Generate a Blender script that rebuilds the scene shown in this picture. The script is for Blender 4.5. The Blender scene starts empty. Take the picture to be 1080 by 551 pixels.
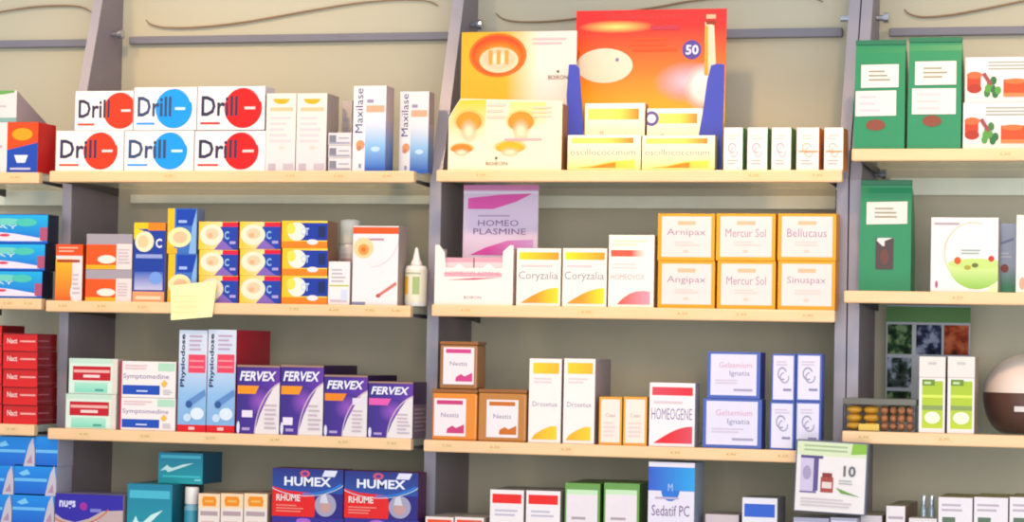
import bpy, math, random
from mathutils import Vector, Matrix
random.seed(5)
SC = bpy.context.scene
COL = SC.collection
W_, H_ = 1080, 551

# ------------------------------------------------------------ camera from three vanishing directions
F = 2719.0
Xc = Vector((9710, -95.5, F)).normalized()
Yc = Vector((760, -110, -F)); Yc = (Yc - Xc * Yc.dot(Xc)).normalized()
Zc = Xc.cross(Yc)
W2C = Matrix(((Xc.x, Yc.x, Zc.x), (Xc.y, Yc.y, Zc.y), (Xc.z, Yc.z, Zc.z)))
C2W = W2C.transposed()
DIST = 4.08
CAM = Vector((0, 0, 1.5)) - (C2W @ Vector((0, 0, -1))) * DIST

def fp(px, py, Y=0.0):
    """world point seen at a photo position on the vertical plane at depth Y"""
    d = C2W @ Vector((px - W_ / 2, H_ / 2 - py, -F))
    t = (Y - CAM.y) / d.y
    return CAM + d * t

def proj(X, Y, Z):
    v = W2C @ (Vector((X, Y, Z)) - CAM)
    return W_ / 2 + F * v.x / -v.z, H_ / 2 - F * v.y / -v.z

cd = bpy.data.cameras.new('camera'); cam = bpy.data.objects.new('camera', cd); COL.objects.link(cam)
cd.sensor_width = 36; cd.lens = 36 * F / W_; cd.clip_start = .05; cd.clip_end = 60
m = C2W.to_4x4(); m.translation = CAM; cam.matrix_world = m
SC.camera = cam

# ------------------------------------------------------------ materials
def lin(c):
    c = c / 255
    return c / 12.92 if c <= .04045 else ((c + .055) / 1.055) ** 2.4
def rgb(h):
    return tuple(lin(int(h[i:i + 2], 16)) for i in (0, 2, 4)) + (1,)
MC = {}
ALB = {'paper': .76, 'foil': .8, 'plastic': .8}     # printed board reflects about three quarters of the light
def rich(c):
    l = sum(c[:3]) / 3; return [max(0, l + (x - l) * 1.14) for x in c[:3]]
def ink(h): c = rich(rgb(h)); return tuple(x * .76 for x in c) + (1,)
def M(h, rough=.45, metal=0.0, kind='paper', trans=0.0, spec=.4):
    k = (h, rough, metal, kind, trans)
    if k in MC: return MC[k]
    mt = bpy.data.materials.new(kind + '_' + h); mt.use_nodes = True
    nt = mt.node_tree; b = nt.nodes['Principled BSDF']
    b.inputs['Roughness'].default_value = rough; b.inputs['Metallic'].default_value = metal
    b.inputs['Specular IOR Level'].default_value = spec
    tc = nt.nodes.new('ShaderNodeTexCoord'); no = nt.nodes.new('ShaderNodeTexNoise')
    mx = nt.nodes.new('ShaderNodeMix'); mx.data_type = 'RGBA'
    c = rgb(h); c = rich(c) if kind == 'paper' else c; c = tuple(x * ALB.get(kind, 1) for x in c[:3]); amt = {'paper': .04, 'wall': .07, 'wood': .16, 'metal': .08}.get(kind, .03)
    mx.inputs['A'].default_value = tuple(max(0, x * (1 - amt)) for x in c[:3]) + (1,)
    mx.inputs['B'].default_value = tuple(min(1, x * (1 + amt)) for x in c[:3]) + (1,)
    no.inputs['Scale'].default_value = {'paper': 60, 'wall': 3, 'wood': 9, 'metal': 25}.get(kind, 30)
    if kind == 'wood':
        mp = nt.nodes.new('ShaderNodeMapping'); mp.inputs['Scale'].default_value = (.7, 3, 6)
        nt.links.new(tc.outputs['Object'], mp.inputs['Vector']); nt.links.new(mp.outputs[0], no.inputs['Vector'])
        no.inputs['Detail'].default_value = 5
    else:
        nt.links.new(tc.outputs['Object'], no.inputs['Vector'])
    nt.links.new(no.outputs['Fac'], mx.inputs['Factor'])
    nt.links.new(mx.outputs['Result'], b.inputs['Base Color'])
    if trans: b.inputs['Transmission Weight'].default_value = trans
    MC[k] = mt; return mt

def G(h0, h1, axis='v', pos=(0, 1), rough=.45, mid=None):
    """printed blend between two inks across the printed patch"""
    k = ('g', h0, h1, axis, pos, mid)
    if k in MC: return MC[k]
    mt = bpy.data.materials.new('print_blend'); mt.use_nodes = True
    nt = mt.node_tree; b = nt.nodes['Principled BSDF']; b.inputs['Roughness'].default_value = rough
    uv = nt.nodes.new('ShaderNodeUVMap'); uv.uv_map = 'UVMap'
    sp = nt.nodes.new('ShaderNodeSeparateXYZ'); rp = nt.nodes.new('ShaderNodeValToRGB')
    nt.links.new(uv.outputs[0], sp.inputs[0])
    if axis in ('r', 'ra'):
        gr = nt.nodes.new('ShaderNodeTexGradient'); gr.gradient_type = 'SPHERICAL'
        mp = nt.nodes.new('ShaderNodeMapping'); mp.inputs['Location'].default_value = (-1, -1, 0); mp.inputs['Scale'].default_value = (2, 2, 0)
        nt.links.new(uv.outputs[0], mp.inputs['Vector']); nt.links.new(mp.outputs[0], gr.inputs['Vector']); src = gr.outputs['Fac']
    else: src = sp.outputs['X' if axis == 'u' else 'Y']
    nt.links.new(src, rp.inputs['Fac']); e = rp.color_ramp.elements
    e[0].position = pos[0]; e[0].color = ink(h0); e[1].position = pos[1]; e[1].color = ink(h1)
    if mid:
        q = e.new((pos[0] + pos[1]) / 2); q.color = ink(mid)
    if axis == 'ra':      # ink fading out to bare board at its rim
        nt.links.new(rp.outputs['Color'], b.inputs['Alpha']); b.inputs['Base Color'].default_value = ink(h0)
        e[0].color = (0, 0, 0, 1); e[1].color = (1, 1, 1, 1)
    else: nt.links.new(rp.outputs['Color'], b.inputs['Base Color'])
    MC[k] = mt; return mt

WOOD = M('E2B68A', .38, kind='wood')
CREAM = 'FBF3EC'

# ------------------------------------------------------------ mesh collecting
TXT = {}
def text_mesh(s, bold):
    if bold < .02: bold = 0
    k = (s, bold)
    if k in TXT: return TXT[k]
    cu = bpy.data.curves.new('t', 'FONT'); cu.body = s; cu.resolution_u = 2; cu.offset = bold; cu.fill_mode = 'FRONT'
    ob = bpy.data.objects.new('t', cu); COL.objects.link(ob)
    dg = bpy.context.evaluated_depsgraph_get(); dg.update()
    me = ob.evaluated_get(dg).to_mesh()
    vs = [(v.co.x, v.co.y) for v in me.vertices]; fs = [tuple(p.vertices) for p in me.polygons]
    ob.evaluated_get(dg).to_mesh_clear()
    bpy.data.objects.remove(ob); bpy.data.curves.remove(cu)
    x0 = min(v[0] for v in vs); x1 = max(v[0] for v in vs); y0 = min(v[1] for v in vs); y1 = max(v[1] for v in vs)
    vs = [((x - x0) / (x1 - x0), (y - y0) / (y1 - y0)) for x, y in vs]
    TXT[k] = (vs, fs); return TXT[k]

class MB:
    def __init__(s): s.v = []; s.f = []; s.m = []; s.uv = []; s.mats = []; s.sm = []
    def mi(s, mt):
        if mt not in s.mats: s.mats.append(mt)
        return s.mats.index(mt)
    def add(s, vs, fs, mt, uvs=None, smooth=False):
        o = len(s.v); i = s.mi(mt); s.v += [tuple(v) for v in vs]
        for f in fs:
            s.f.append(tuple(o + k for k in f)); s.m.append(i); s.sm.append(smooth)
            s.uv.append([uvs[k] for k in f] if uvs else [(0, 0)] * len(f))
    def hexa(s, p, mt):          # 8 points: bottom ring then top ring
        s.add(p, [(3, 2, 1, 0), (4, 5, 6, 7), (0, 1, 5, 4), (1, 2, 6, 5), (2, 3, 7, 6), (3, 0, 4, 7)], mt)
    def box(s, x0, x1, y0, y1, z0, z1, mt, side=None, top=None, b=.0006):
        """bevelled box; optional own material for right/left faces and top"""
        import bmesh
        bm = bmesh.new(); bmesh.ops.create_cube(bm, size=1)
        for v in bm.verts:
            v.co = Vector(((x0 + x1) / 2 + v.co.x * (x1 - x0), (y0 + y1) / 2 + v.co.y * (y1 - y0), (z0 + z1) / 2 + v.co.z * (z1 - z0)))
        b = min(b, .2 * min(x1 - x0, y1 - y0, z1 - z0))
        if b > 0: bmesh.ops.bevel(bm, geom=list(bm.edges), offset=b, segments=2, affect='EDGES', profile=.5)
        bm.normal_update(); bm.verts.index_update()
        o = len(s.v); s.v += [tuple(v.co) for v in bm.verts]
        for f in bm.faces:
            n = f.normal; mt2 = mt
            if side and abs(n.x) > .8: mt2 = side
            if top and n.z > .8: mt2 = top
            s.f.append(tuple(o + v.index for v in f.verts)); s.m.append(s.mi(mt2)); s.sm.append(False); s.uv.append([(0, 0)] * len(f.verts))
        bm.free()
    def lathe(s, prof, mt, n=28, cx=0, cy=0, smooth=True):
        vs = []; fs = []
        for r, z in prof:
            for k in range(n):
                a = 2 * math.pi * k / n; vs.append((cx + r * math.cos(a), cy + r * math.sin(a), z))
        for i in range(len(prof) - 1):
            for k in range(n):
                fs.append((i * n + k, i * n + (k + 1) % n, (i + 1) * n + (k + 1) % n, (i + 1) * n + k))
        s.add(vs, fs, mt, smooth=smooth)
        s.add(vs[:n], [tuple(reversed(range(n)))], mt); s.add(vs[-n:], [tuple(range(n))], mt)
    def prism(s, pts, y0, y1, mt, axis='y'):
        """outline pts (a,b) pushed along an axis: 'y' -> a=x b=z ; 'x' -> a=y b=z"""
        n = len(pts)
        g = (lambda a, b, c: (a, c, b)) if axis == 'y' else (lambda a, b, c: (c, a, b))
        vs = [g(a, b, y0) for a, b in pts] + [g(a, b, y1) for a, b in pts]
        fs = [tuple(range(n)), tuple(reversed(range(n, 2 * n)))] + [(i, n + i, n + (i + 1) % n, (i + 1) % n) for i in range(n)]
        s.add(vs, fs, mt)
    def build(s, name, parent=None, loc=None, rot=None, fixn=True):
        me = bpy.data.meshes.new(name); me.from_pydata(s.v, [], s.f)
        for mt in s.mats: me.materials.append(mt)
        ul = me.uv_layers.new(name='UVMap'); k = 0
        for p, mi, uv, sm in zip(me.polygons, s.m, s.uv, s.sm):
            p.material_index = mi; p.use_smooth = sm
            for j, li in enumerate(p.loop_indices): ul.data[li].uv = uv[j]
        me.update()
        ob = bpy.data.objects.new(name, me); COL.objects.link(ob)
        if parent: ob.parent = parent
        if loc is not None: ob.location = loc
        if rot is not None: ob.rotation_euler = rot
        return ob

class Face:
    """a flat printed face: origin O, unit vectors U,V, size w,h; every print lies a hair above the one before"""
    def __init__(s, mb, O, U, V, w, h):
        s.mb = mb; s.O = Vector(O); s.U = Vector(U); s.V = Vector(V); s.N = s.U.cross(s.V); s.w = w; s.h = h; s.k = 1
    def P(s, u, v): return s.O + s.U * (u * s.w) + s.V * (v * s.h) + s.N * (.00008 * s.k)
    def _put(s, pts, faces, mt):
        pts = [(min(1, max(0, u)), min(1, max(0, v))) for u, v in pts]
        us = [p[0] for p in pts]; vs = [p[1] for p in pts]; a, b = min(us), max(us); c, d = min(vs), max(vs)
        uv = [((u - a) / (b - a or 1), (v - c) / (d - c or 1)) for u, v in pts]
        s.mb.add([s.P(u, v) for u, v in pts], faces, mt, uv); s.k += 1
    def _mt(s, m): return M(m) if isinstance(m, str) else m
    def rect(s, u0, v0, u1, v1, m): s._put([(u0, v0), (u1, v0), (u1, v1), (u0, v1)], [(0, 1, 2, 3)], s._mt(m))
    def poly(s, pts, m): s._put(pts, [tuple(range(len(pts)))], s._mt(m))
    def ell(s, cu, cv, ru, rv, m, a0=0, a1=360, n=28):
        full = a1 - a0 >= 360
        pts = [(cu + ru * math.cos(math.radians(a0 + (a1 - a0) * k / n)), cv + rv * math.sin(math.radians(a0 + (a1 - a0) * k / n))) for k in range(n + (0 if full else 1))]
        s.poly(pts, m)
    def circ(s, cu, cv, r, m):       # r as share of face height, truly round
        s.ell(cu, cv, r * s.h / s.w, r, m)
    def ring(s, cu, cv, ru, rv, t, m, a0=0, a1=360, n=24):
        pts = []
        for k in range(n + 1):
            a = math.radians(a0 + (a1 - a0) * k / n); c, d = math.cos(a), math.sin(a)
            pts.append((cu + ru * c, cv + rv * d)); pts.append((cu + ru * (1 - t) * c, cv + rv * (1 - t) * d))
        s._put(pts, [(2 * k, 2 * k + 2, 2 * k + 3, 2 * k + 1) for k in range(n)], s._mt(m))
    def text(s, t, u0, v0, u1, v1, m, bold=.0, up=False, slant=0):
        vs, fs = text_mesh(t, bold)
        if up: pts = [(u1 - (u1 - u0) * y, v0 + (v1 - v0) * x) for x, y in vs]
        else: pts = [(u0 + (u1 - u0) * (x + slant * y), v0 + (v1 - v0) * y) for x, y in vs]
        s._put(pts, fs, s._mt(m))
    def lines(s, u0, v0, u1, v1, n, m='C9BCC4'):
        """small print too fine to read: n thin rules of ragged length"""
        for i in range(n):
            v = v1 - (v1 - v0) * (i + .5) / n; t = (v1 - v0) / n * .22
            s.rect(u0, v - t, u0 + (u1 - u0) * random.uniform(.65, 1), v + t, m)

def tag(o, label, cat, group=None):
    o['label'] = label; o['category'] = cat
    if group: o['group'] = group
    return o
def empty(name, loc, label, cat, group=None, rot=None):
    o = bpy.data.objects.new(name, None); o.empty_display_size = .02; COL.objects.link(o); o.location = loc
    if rot: o.rotation_euler = rot
    return tag(o, label, cat, group)
def structure(o): o['kind'] = 'structure'; return o

# ------------------------------------------------------------ the setting
WALLY = .27
zz = lambda px, py: fp(px, py, 0).z
SH = {}   # shelf tops
SPAN = {
 'a1': (-70, 41, 20, 182), 'a2': (-75, 43.5, 20, 315), 'a3': (-78, 36, 20, 448), 'a4': (-80, 40, 20, 585),
 'b1': (52, 436.5, 243, 180.5), 'b2': (48, 433, 240, 320), 'b3': (50, 433.6, 240, 457.5), 'b4': (50, 432, 240, 600),
 'c1': (460, 888, 670, 179.5), 'c2': (455, 880.5, 665, 324.5), 'c3': (446.5, 877, 640, 470), 'c4': (447, 872, 660, 613),
 'd1': (898, 1180, 985, 157), 'd2': (890, 1178, 985, 308), 'd3': (888, 1176, 985, 457.5), 'd4': (874, 1176, 985, 606)}

mb = MB(); mb.box(-3, 3.2, WALLY, WALLY + .12, 0, 3.0, M('BBB29B', .6, kind='wall'), b=0); structure(mb.build('wall_back'))
mb = MB(); mb.box(-3, 3.2, -5.5, WALLY + .12, -.05, 0, M('A79C8C', .5, kind='wall'), b=0); structure(mb.build('floor'))

# uprights: tapered side panels, shade painted into their colour, with a pale front edge
EDGE = M('958E98', .4, .2, 'metal'); SIDE_SHADE = M('82767D', .5, 0, 'metal')
UX = []
def upright(px0, px1, pyr, label, mat=SIDE_SHADE, Yf=.08, clip=True, dark=True):
    a = fp(px0, pyr, Yf).x; b = fp(px1, pyr, Yf).x
    zk = fp((px0 + px1) / 2, 190, Yf).z; zt = fp((px0 + px1) / 2, -70, Yf).z
    yt = Yf + (WALLY - Yf) * .72
    o = empty('shelf_upright', ((a + b) / 2, WALLY, 0), label, 'shelf upright', 'grey side panels between the bays')
    L = lambda x: x - (a + b) / 2
    UX.append((a, b))
    ew = .004
    mb = MB(); mb.prism([(Yf + .0005 - WALLY, 0), (0, 0), (0, zt), (yt - WALLY, zt), (Yf + .0005 - WALLY, zk)], L(a) + .001, L(b) - .001, mat, 'x'); mb.build('side_panel', o)
    mb = MB(); mb.prism([(Yf - ew - WALLY, 0), (Yf - WALLY, 0), (Yf - WALLY, zk), (yt - WALLY, zt), (yt - ew - WALLY, zt), (Yf - ew - WALLY, zk)], L(a), L(b), EDGE, 'x'); mb.build('front_edge', o)
    return o, L(b)
U1, e1 = upright(62, 71.5, 400, 'grey upright panel left of the cold remedy bay, widest dark side')
U2, e2 = upright(450, 462, 400, 'grey upright panel between the purple boxes and amber cubes')
U3, e3 = upright(880, 892, 400, 'grey upright panel closing the right end of the middle bay')
U4, e4 = upright(893.5, 905.5, 400, 'grey upright panel closing the left end of the tea bay')
def clip(U, e, px, py, Y=.225):
    z = fp(px, py, Y).z
    mb = MB(); st = M('B9BDC8', .2, .9, 'metal')
    n = 14
    for x0, x1, r in ((e, e + .012, .005), (e + .012, e + .02, .0085)):
        vs = []
        for xx in (x0, x1):
            for k in range(n):
                a = 2 * math.pi * k / n; vs.append((xx, Y - WALLY + r * math.cos(a), z + r * math.sin(a)))
        mb.add(vs, [(k, (k + 1) % n, n + (k + 1) % n, n + k) for k in range(n)] + [tuple(range(n))[::-1], tuple(range(n, 2 * n))], st, smooth=False)
    mb.build('clip', U)
clip(U1, e1, 133, 36); clip(U2, e2, 503, 26); clip(U4, e4, 932, 19)
clip(U3, -e3 - .02, 884, 20)
clip(U4, e4, 932, 184)
for k in range(4): clip(U3, -e3 - .02, 884, 200 + 6 * k, .20)

# grey rails on the wall, plus pale strips modelled for light falling through the shelves
def rail(px0, px1, pyc, hpx, label, mat, name='wall_rail', d=.012):
    xm = (px0 + px1) / 2
    a = fp(px0, pyc, WALLY - d); b = fp(px1, pyc, WALLY - d); z = fp(xm, pyc, WALLY - d).z
    h = hpx / 600 / 2
    o = MB(); o.box(-(b.x - a.x) / 2, (b.x - a.x) / 2, -d, 0, -h, h, mat, b=.0015)
    return tag(o.build(name, loc=((a.x + b.x) / 2, WALLY, z)), label, 'rail', 'horizontal rails fixed along the wall')
RM = M('77747F', .5, 0, 'metal'); LIGHT_BAND = M('ECEBD6', .45, 0, 'metal')
rail(-60, 126, 46, 8, 'grey rail on the wall behind the far left bay', RM)
rail(136, 484, 40, 8, 'grey rail on the wall above the painkiller boxes', RM)
rail(500, 888, 36.5, 9, 'grey rail on the wall behind the orange display cards', RM)
rail(938, 1180, 32, 8, 'grey rail on the wall above the green tea bags', RM)
rail(-60, 120, 209, 16, 'band of painted light on the wall above the blue boxes stacked at far left', LIGHT_BAND)
rail(137, 475, 210.5, 9, 'band of painted light on the wall below the top shelf of the cold remedy bay', LIGHT_BAND)
rail(497, 892, 213.5, 13, 'band of painted light on the wall below the top shelf of the middle bay', LIGHT_BAND)
rail(938, 1180, 197, 17, 'band of painted light on the wall below the green tea bags', LIGHT_BAND)

# thin curved wires along the top of the wall
def wire(pts, label):
    Y = WALLY - .006; r = .0016
    P = [fp(x, y, Y) for x, y in pts]; c = P[0].copy()
    # smooth path
    Q = []
    for i in range(len(P) - 1):
        p0 = P[max(i - 1, 0)]; p1 = P[i]; p2 = P[i + 1]; p3 = P[min(i + 2, len(P) - 1)]
        for k in range(8):
            t = k / 8
            Q.append(.5 * ((2 * p1) + (-p0 + p2) * t + (2 * p0 - 5 * p1 + 4 * p2 - p3) * t * t + (-p0 + 3 * p1 - 3 * p2 + p3) * t ** 3))
    Q.append(P[-1])
    mb = MB(); n = 8; vs = []; fs = []
    for i, q in enumerate(Q):
        d = (Q[min(i + 1, len(Q) - 1)] - Q[max(i - 1, 0)]).normalized(); s1 = Vector((0, 1, 0)); s2 = d.cross(s1).normalized()
        rr = r * (.6 + .6 * math.sin(math.pi * i / (len(Q) - 1)))
        for k in range(n):
            a = 2 * math.pi * k / n; vs.append(q - c + s1 * rr * math.cos(a) + s2 * rr * math.sin(a))
    for i in range(len(Q) - 1):
        for k in range(n): fs.append((i * n + k, i * n + (k + 1) % n, (i + 1) * n + (k + 1) % n, (i + 1) * n + k))
    fs += [tuple(range(n))[::-1], tuple(range((len(Q) - 1) * n, len(Q) * n))]
    mb.add(vs, fs, M('8C6E52', .5, 0, 'metal'), smooth=True)
    tag(mb.build('curved_wire', loc=c), label, 'wire', 'curved brown wires along the top of the wall')
wire([(-60, 26), (-20, 17), (10, 11), (40, 7), (68, 6), (86, 7.5), (97, 13)], 'curved brown wire on the wall left of the first upright')
wire([(154, 21), (160, 26), (175, 29), (205, 29), (250, 24.5), (290, 18), (335, 10), (380, 3), (420, 0), (450, 1), (462, 6)], 'curved brown wire on the wall above the painkiller boxes')
wire([(523, 14), (531, 20), (548, 23), (580, 22.5), (620, 18), (690, 8), (730, 1), (800, -6), (850, -4), (868, 2)], 'curved brown wire on the wall passing behind the orange display card')
wire([(954, 10), (960, 15), (975, 18), (1005, 15.5), (1040, 9), (1080, 1), (1120, -6), (1160, -6)], 'curved brown wire on the wall above the green tea bags')

# shelves: pale board, wooden front edge, price labels, black brackets
BOARD = M('C6CFBC', .15, 0, 'glass_board'); BOARD.node_tree.nodes['Principled BSDF'].inputs['Alpha'].default_value = .38; BLK = M('3A373C', .4, 0, 'metal')
SHN = {'a': 'far left bay', 'b': 'cold remedy bay', 'c': 'middle bay', 'd': 'tea bay at right'}
ROWN = {'1': 'top shelf', '2': 'second shelf', '3': 'third shelf', '4': 'lowest shelf'}
PRICE = {'a1': [16], 'b1': [178, 306, 357, 408], 'c1': [507, 795, 862], 'a2': [8, 30], 'b2': [66, 107, 150, 310, 352, 390, 418],
         'c2': [491, 618, 720, 782, 852], 'a3': [12], 'b3': [88, 153, 222, 290, 362, 413], 'c3': [471, 522, 597, 712, 771, 826],
         'd1': [1060], 'd2': [1010], 'd3': [911, 996], 'd4': [], 'a4': [], 'b4': [], 'c4': []}
for k, (x0, x1, xr, yr) in SPAN.items():
    z = zz(xr, yr); SH[k] = z; a = fp(x0, yr, 0).x; b = fp(x1, yr, 0).x; cx = (a + b) / 2; w = (b - a) / 2
    o = empty('shelf', (cx, 0, z), 'wood-edged glass %s of the %s' % (ROWN[k[1]], SHN[k[0]]), 'shelf', 'wood-edged glass shelves')
    hb = .0185
    lo_, hi_ = {'a': (-9, UX[0][0]), 'b': (UX[0][1], UX[1][0]), 'c': (UX[1][1], UX[2][0]), 'd': (UX[3][1], 9)}[k[0]]
    bl = max(-w + .002, lo_ + .001 - cx); br = min(w - .002, hi_ - .001 - cx)
    mb = MB(); mb.box(bl, br, .016, WALLY - .014, -.012, 0, BOARD, b=.001); mb.build('glass_board', o)
    mb = MB(); mb.box(-w, w, 0, .016, -hb, .0003, WOOD, b=.0022); fe = mb.build('front_edge', o)
    for s in (bl + .004, br - .004):
        mb = MB(); mb.prism([(.03, -.0125), (WALLY - .016, -.0125), (WALLY - .016, -.026), (WALLY - .05, -.023), (.03, -.017)], s - .0015, s + .0015, BLK, 'x'); mb.build('bracket', o)
    for px in PRICE[k]:
        X = fp(px, yr + 7, 0).x - cx
        mb = MB(); mb.box(X - .013, X + .013, -.0004, 0, -.0135, -.004, M('F2CFA0', .3), b=0)
        f = Face(mb, (X - .013, -.0004, -.0135), (1, 0, 0), (0, 0, 1), .026, .0095)
        f.text(random.choice(['4,90', '6,50', '3,20', '7,95', '5,40']), .2, .3, .8, .75, 'C08A64', .0); mb.build('price_label', fe)

# ------------------------------------------------------------ cartons
class Item: pass
def place(x0, x1, yt, base, Y):
    """world x-range and height of an upright face at depth Y standing at height base"""
    xm = (x0 + x1) / 2
    z1 = fp(xm, yt, Y).z
    X = fp(xm, yt, Y).x; yb = proj(X, Y, base)[1]; ym = (yt + yb) / 2
    return fp(x0, ym, Y).x, fp(x1, ym, Y).x, z1
def carton(name, label, cat, x0, x1, yt, base, art=None, Y=.012, dd=.05, body='FBF3EC', side=None, top=None, group=None, rz=0, sideart=None, topart=None, h=None, rough=.4):
    z_low = isinstance(base, str) and base[1] == '4'
    if isinstance(base, str): base = SH[base]
    a, b, z1 = place(x0, x1, yt, base + .0004, Y)
    if h: z1 = base + h
    w = b - a - .0006; hh = z1 - base - .0004
    if z_low: dd = min(dd * 1.35, .16)
    if Y + dd > WALLY - .014: dd = WALLY - .014 - Y
    mb = MB()
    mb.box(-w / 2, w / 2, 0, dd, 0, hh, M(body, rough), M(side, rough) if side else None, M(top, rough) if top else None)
    if art:
        f = Face(mb, (-w / 2, 0, 0), (1, 0, 0), (0, 0, 1), w, hh); art(f)
    if sideart:
        f = Face(mb, (w / 2, 0, 0), (0, 1, 0), (0, 0, 1), dd, hh); sideart(f)
    if topart:
        f = Face(mb, (-w / 2, 0, hh), (1, 0, 0), (0, 1, 0), w, dd); topart(f)
    # tuck flap line on top
    ft = Face(mb, (-w / 2, 0, hh), (1, 0, 0), (0, 1, 0), w, dd); ft.k = 3; ft.rect(.04, .0, .96, .02, M('8C8078', .7))
    ob = mb.build(name, loc=((a + b) / 2, Y, base + .0004), rot=(0, 0, math.radians(rz)) if rz else None)
    tag(ob, label, cat, group)
    r = Item(); r.ob = ob; r.top = base + .0004 + hh; r.w = w; r.h = hh; r.x = (a + b) / 2; r.Y = Y; r.dd = dd
    return r
BX = 'medicine box'

# ============ far left bay
def art_cup(f):
    f.rect(.55, 0, 1, 1, '2F4FB0'); f.poly([(.55, .45), (1, .6), (1, 1), (.55, 1)], 'F25A22'); f.ell(.77, .76, .15, .12, 'F7A63B')
    f.poly([(.66, .35), (.86, .35), (.82, .2), (.7, .2)], 'F4F2F6'); f.rect(.6, .06, .9, .1, 'CFC9E6')
    f.lines(.1, .35, .5, .8, 4, 'C6B6C0')
t = carton('medicine_box', 'white box with orange and blue cup picture and red side, at far left', BX, -32, 40, 129, 'a1', art_cup, .015, .068, 'F3E7E6', 'D8281B', 'B9C9C6')
# wedge shaped opened carton on top
a, b, z1 = place(-34, 17.5, 96, t.top, .015)
mb = MB(); w = b - a; h = z1 - t.top; dd = .125
mb.hexa([(0, 0, 0), (w, 0, 0), (w, dd, 0), (0, dd, 0), (0, 0, h), (w, 0, h), (w, dd, .004), (0, dd, .004)], M('B9A2A6', .5))
f = Face(mb, (0, 0, 0), (1, 0, 0), (0, 0, 1), w, h); f.rect(0, 0, 1, 1, 'EFE3E2'); f.rect(0, .0, 1, .14, '8FB3B0'); f.poly([(.3, .8), (.95, .93), (.95, 1), (.3, 1)], '6DA85A'); f.lines(.1, .3, .8, .7, 3)
tag(mb.build('medicine_box', loc=(a, .015, t.top + .0004)), 'white box with mauve sloping side lying on the orange and blue box', BX)

def art_sea(i):
    def g(f):
        f.rect(0, .05, 1, .97, G('2E6FD0', '35B4E6', 'v')); f.ell(.18, .72, .13, .12, '67C6C0'); f.ell(.62, .74, .16, .12, '7ED0C4'); f.ell(.8, .72, .1, .14, '5CC2B4')
        f.poly([(0, .08), (.0, .2), (.35, .22), (.55, .38), (.7, .33), (.95, .18), (.95, .08)], 'F1E4F2'); f.ell(.6, .28, .05, .05, 'D84B5E')
        f.rect(.93, .1, 1, .55, 'B05A78'); f.text('SPRAY', .3, .5, .72, .63, 'D9F0F4', .01)
    return g
bz = 'a2'; pos = ['lowest', 'middle', 'topmost']
for i, (xr_, yt) in enumerate(((44.5, 285.5), (47.5, 257), (50.5, 226))):
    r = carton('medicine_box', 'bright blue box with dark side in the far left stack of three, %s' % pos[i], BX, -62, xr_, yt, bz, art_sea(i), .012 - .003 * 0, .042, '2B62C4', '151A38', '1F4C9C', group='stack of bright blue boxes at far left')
    bz = r.top
def art_red(f):
    f.rect(0, 0, 1, 1, G('E02A1C', 'C5141C', 'v')); f.rect(0, .93, 1, 1, '8E0E18')
    f.text('Nact', .12, .42, .42, .72, 'F9D6D2', .02); f.rect(.5, .5, .95, .6, 'F0A9A4')
def side_red(f): f.rect(.05, .55, .6, .62, 'C0707C'); f.rect(0, .2, 1, .24, 'B06874')
bz = 'a3'; bz2 = 'a3'
pn = ['lowest', 'second from the bottom', 'middle', 'second from the top', 'topmost']
for i, yt in enumerate((427.5, 408.5, 389.5, 370.5, 352)):
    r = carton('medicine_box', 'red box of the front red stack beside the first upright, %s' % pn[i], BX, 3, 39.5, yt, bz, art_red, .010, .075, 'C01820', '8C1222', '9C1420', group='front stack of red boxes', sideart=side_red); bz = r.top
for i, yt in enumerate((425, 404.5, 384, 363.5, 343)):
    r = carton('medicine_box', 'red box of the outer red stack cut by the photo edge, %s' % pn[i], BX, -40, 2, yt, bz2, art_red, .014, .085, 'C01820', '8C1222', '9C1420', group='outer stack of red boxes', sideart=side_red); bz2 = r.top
def art_tissue(f):
    f.rect(0, 0, 1, 1, G('1B66C8', '2E93E4', 'v')); f.rect(0, .46, .78, .56, '7FC0F0'); f.poly([(.1, .72), (.3, .86), (.38, .7), (.2, .64)], '8CCBF2')
    f.poly([(.74, 0), (1, 0), (1, .5), (.95, 1), (.86, .75), (.8, .4)], 'CFC4CE'); f.poly([(.8, .1), (.95, .1), (.92, .4)], 'B592A8')
rowz = 'a4'
tn = ['bottom', 'second', 'third', 'top']
for j, (yt, xs) in enumerate(((552, ((-28, 14), (14.5, 59))), (521.5, ((-32, 12.5), (13, 57.5))), (491, ((-30, 14.5), (15, 59.5))), (461, ((-8, 37), (37.5, 61))))):
    nz = None
    for i, (xa, xb) in enumerate(xs):
        r = carton('tissue_pack', 'blue pack with pale corner, %s layer, %s' % (tn[j], 'next to the upright' if i else 'cut by the photo edge'), 'pack', xa, xb, yt, rowz, art_tissue if not (j == 3 and i) else (lambda f: (f.rect(0, 0, 1, 1, G('1B66C8', '2E93E4', 'v')), f.rect(0, .46, 1, .56, '7FC0F0'))), .010, .06, '2272CC', 'B9B4C4', '2A80D6', group='blue packs on the lowest shelf at far left')
        nz = nz or r.top
    rowz = nz

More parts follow.
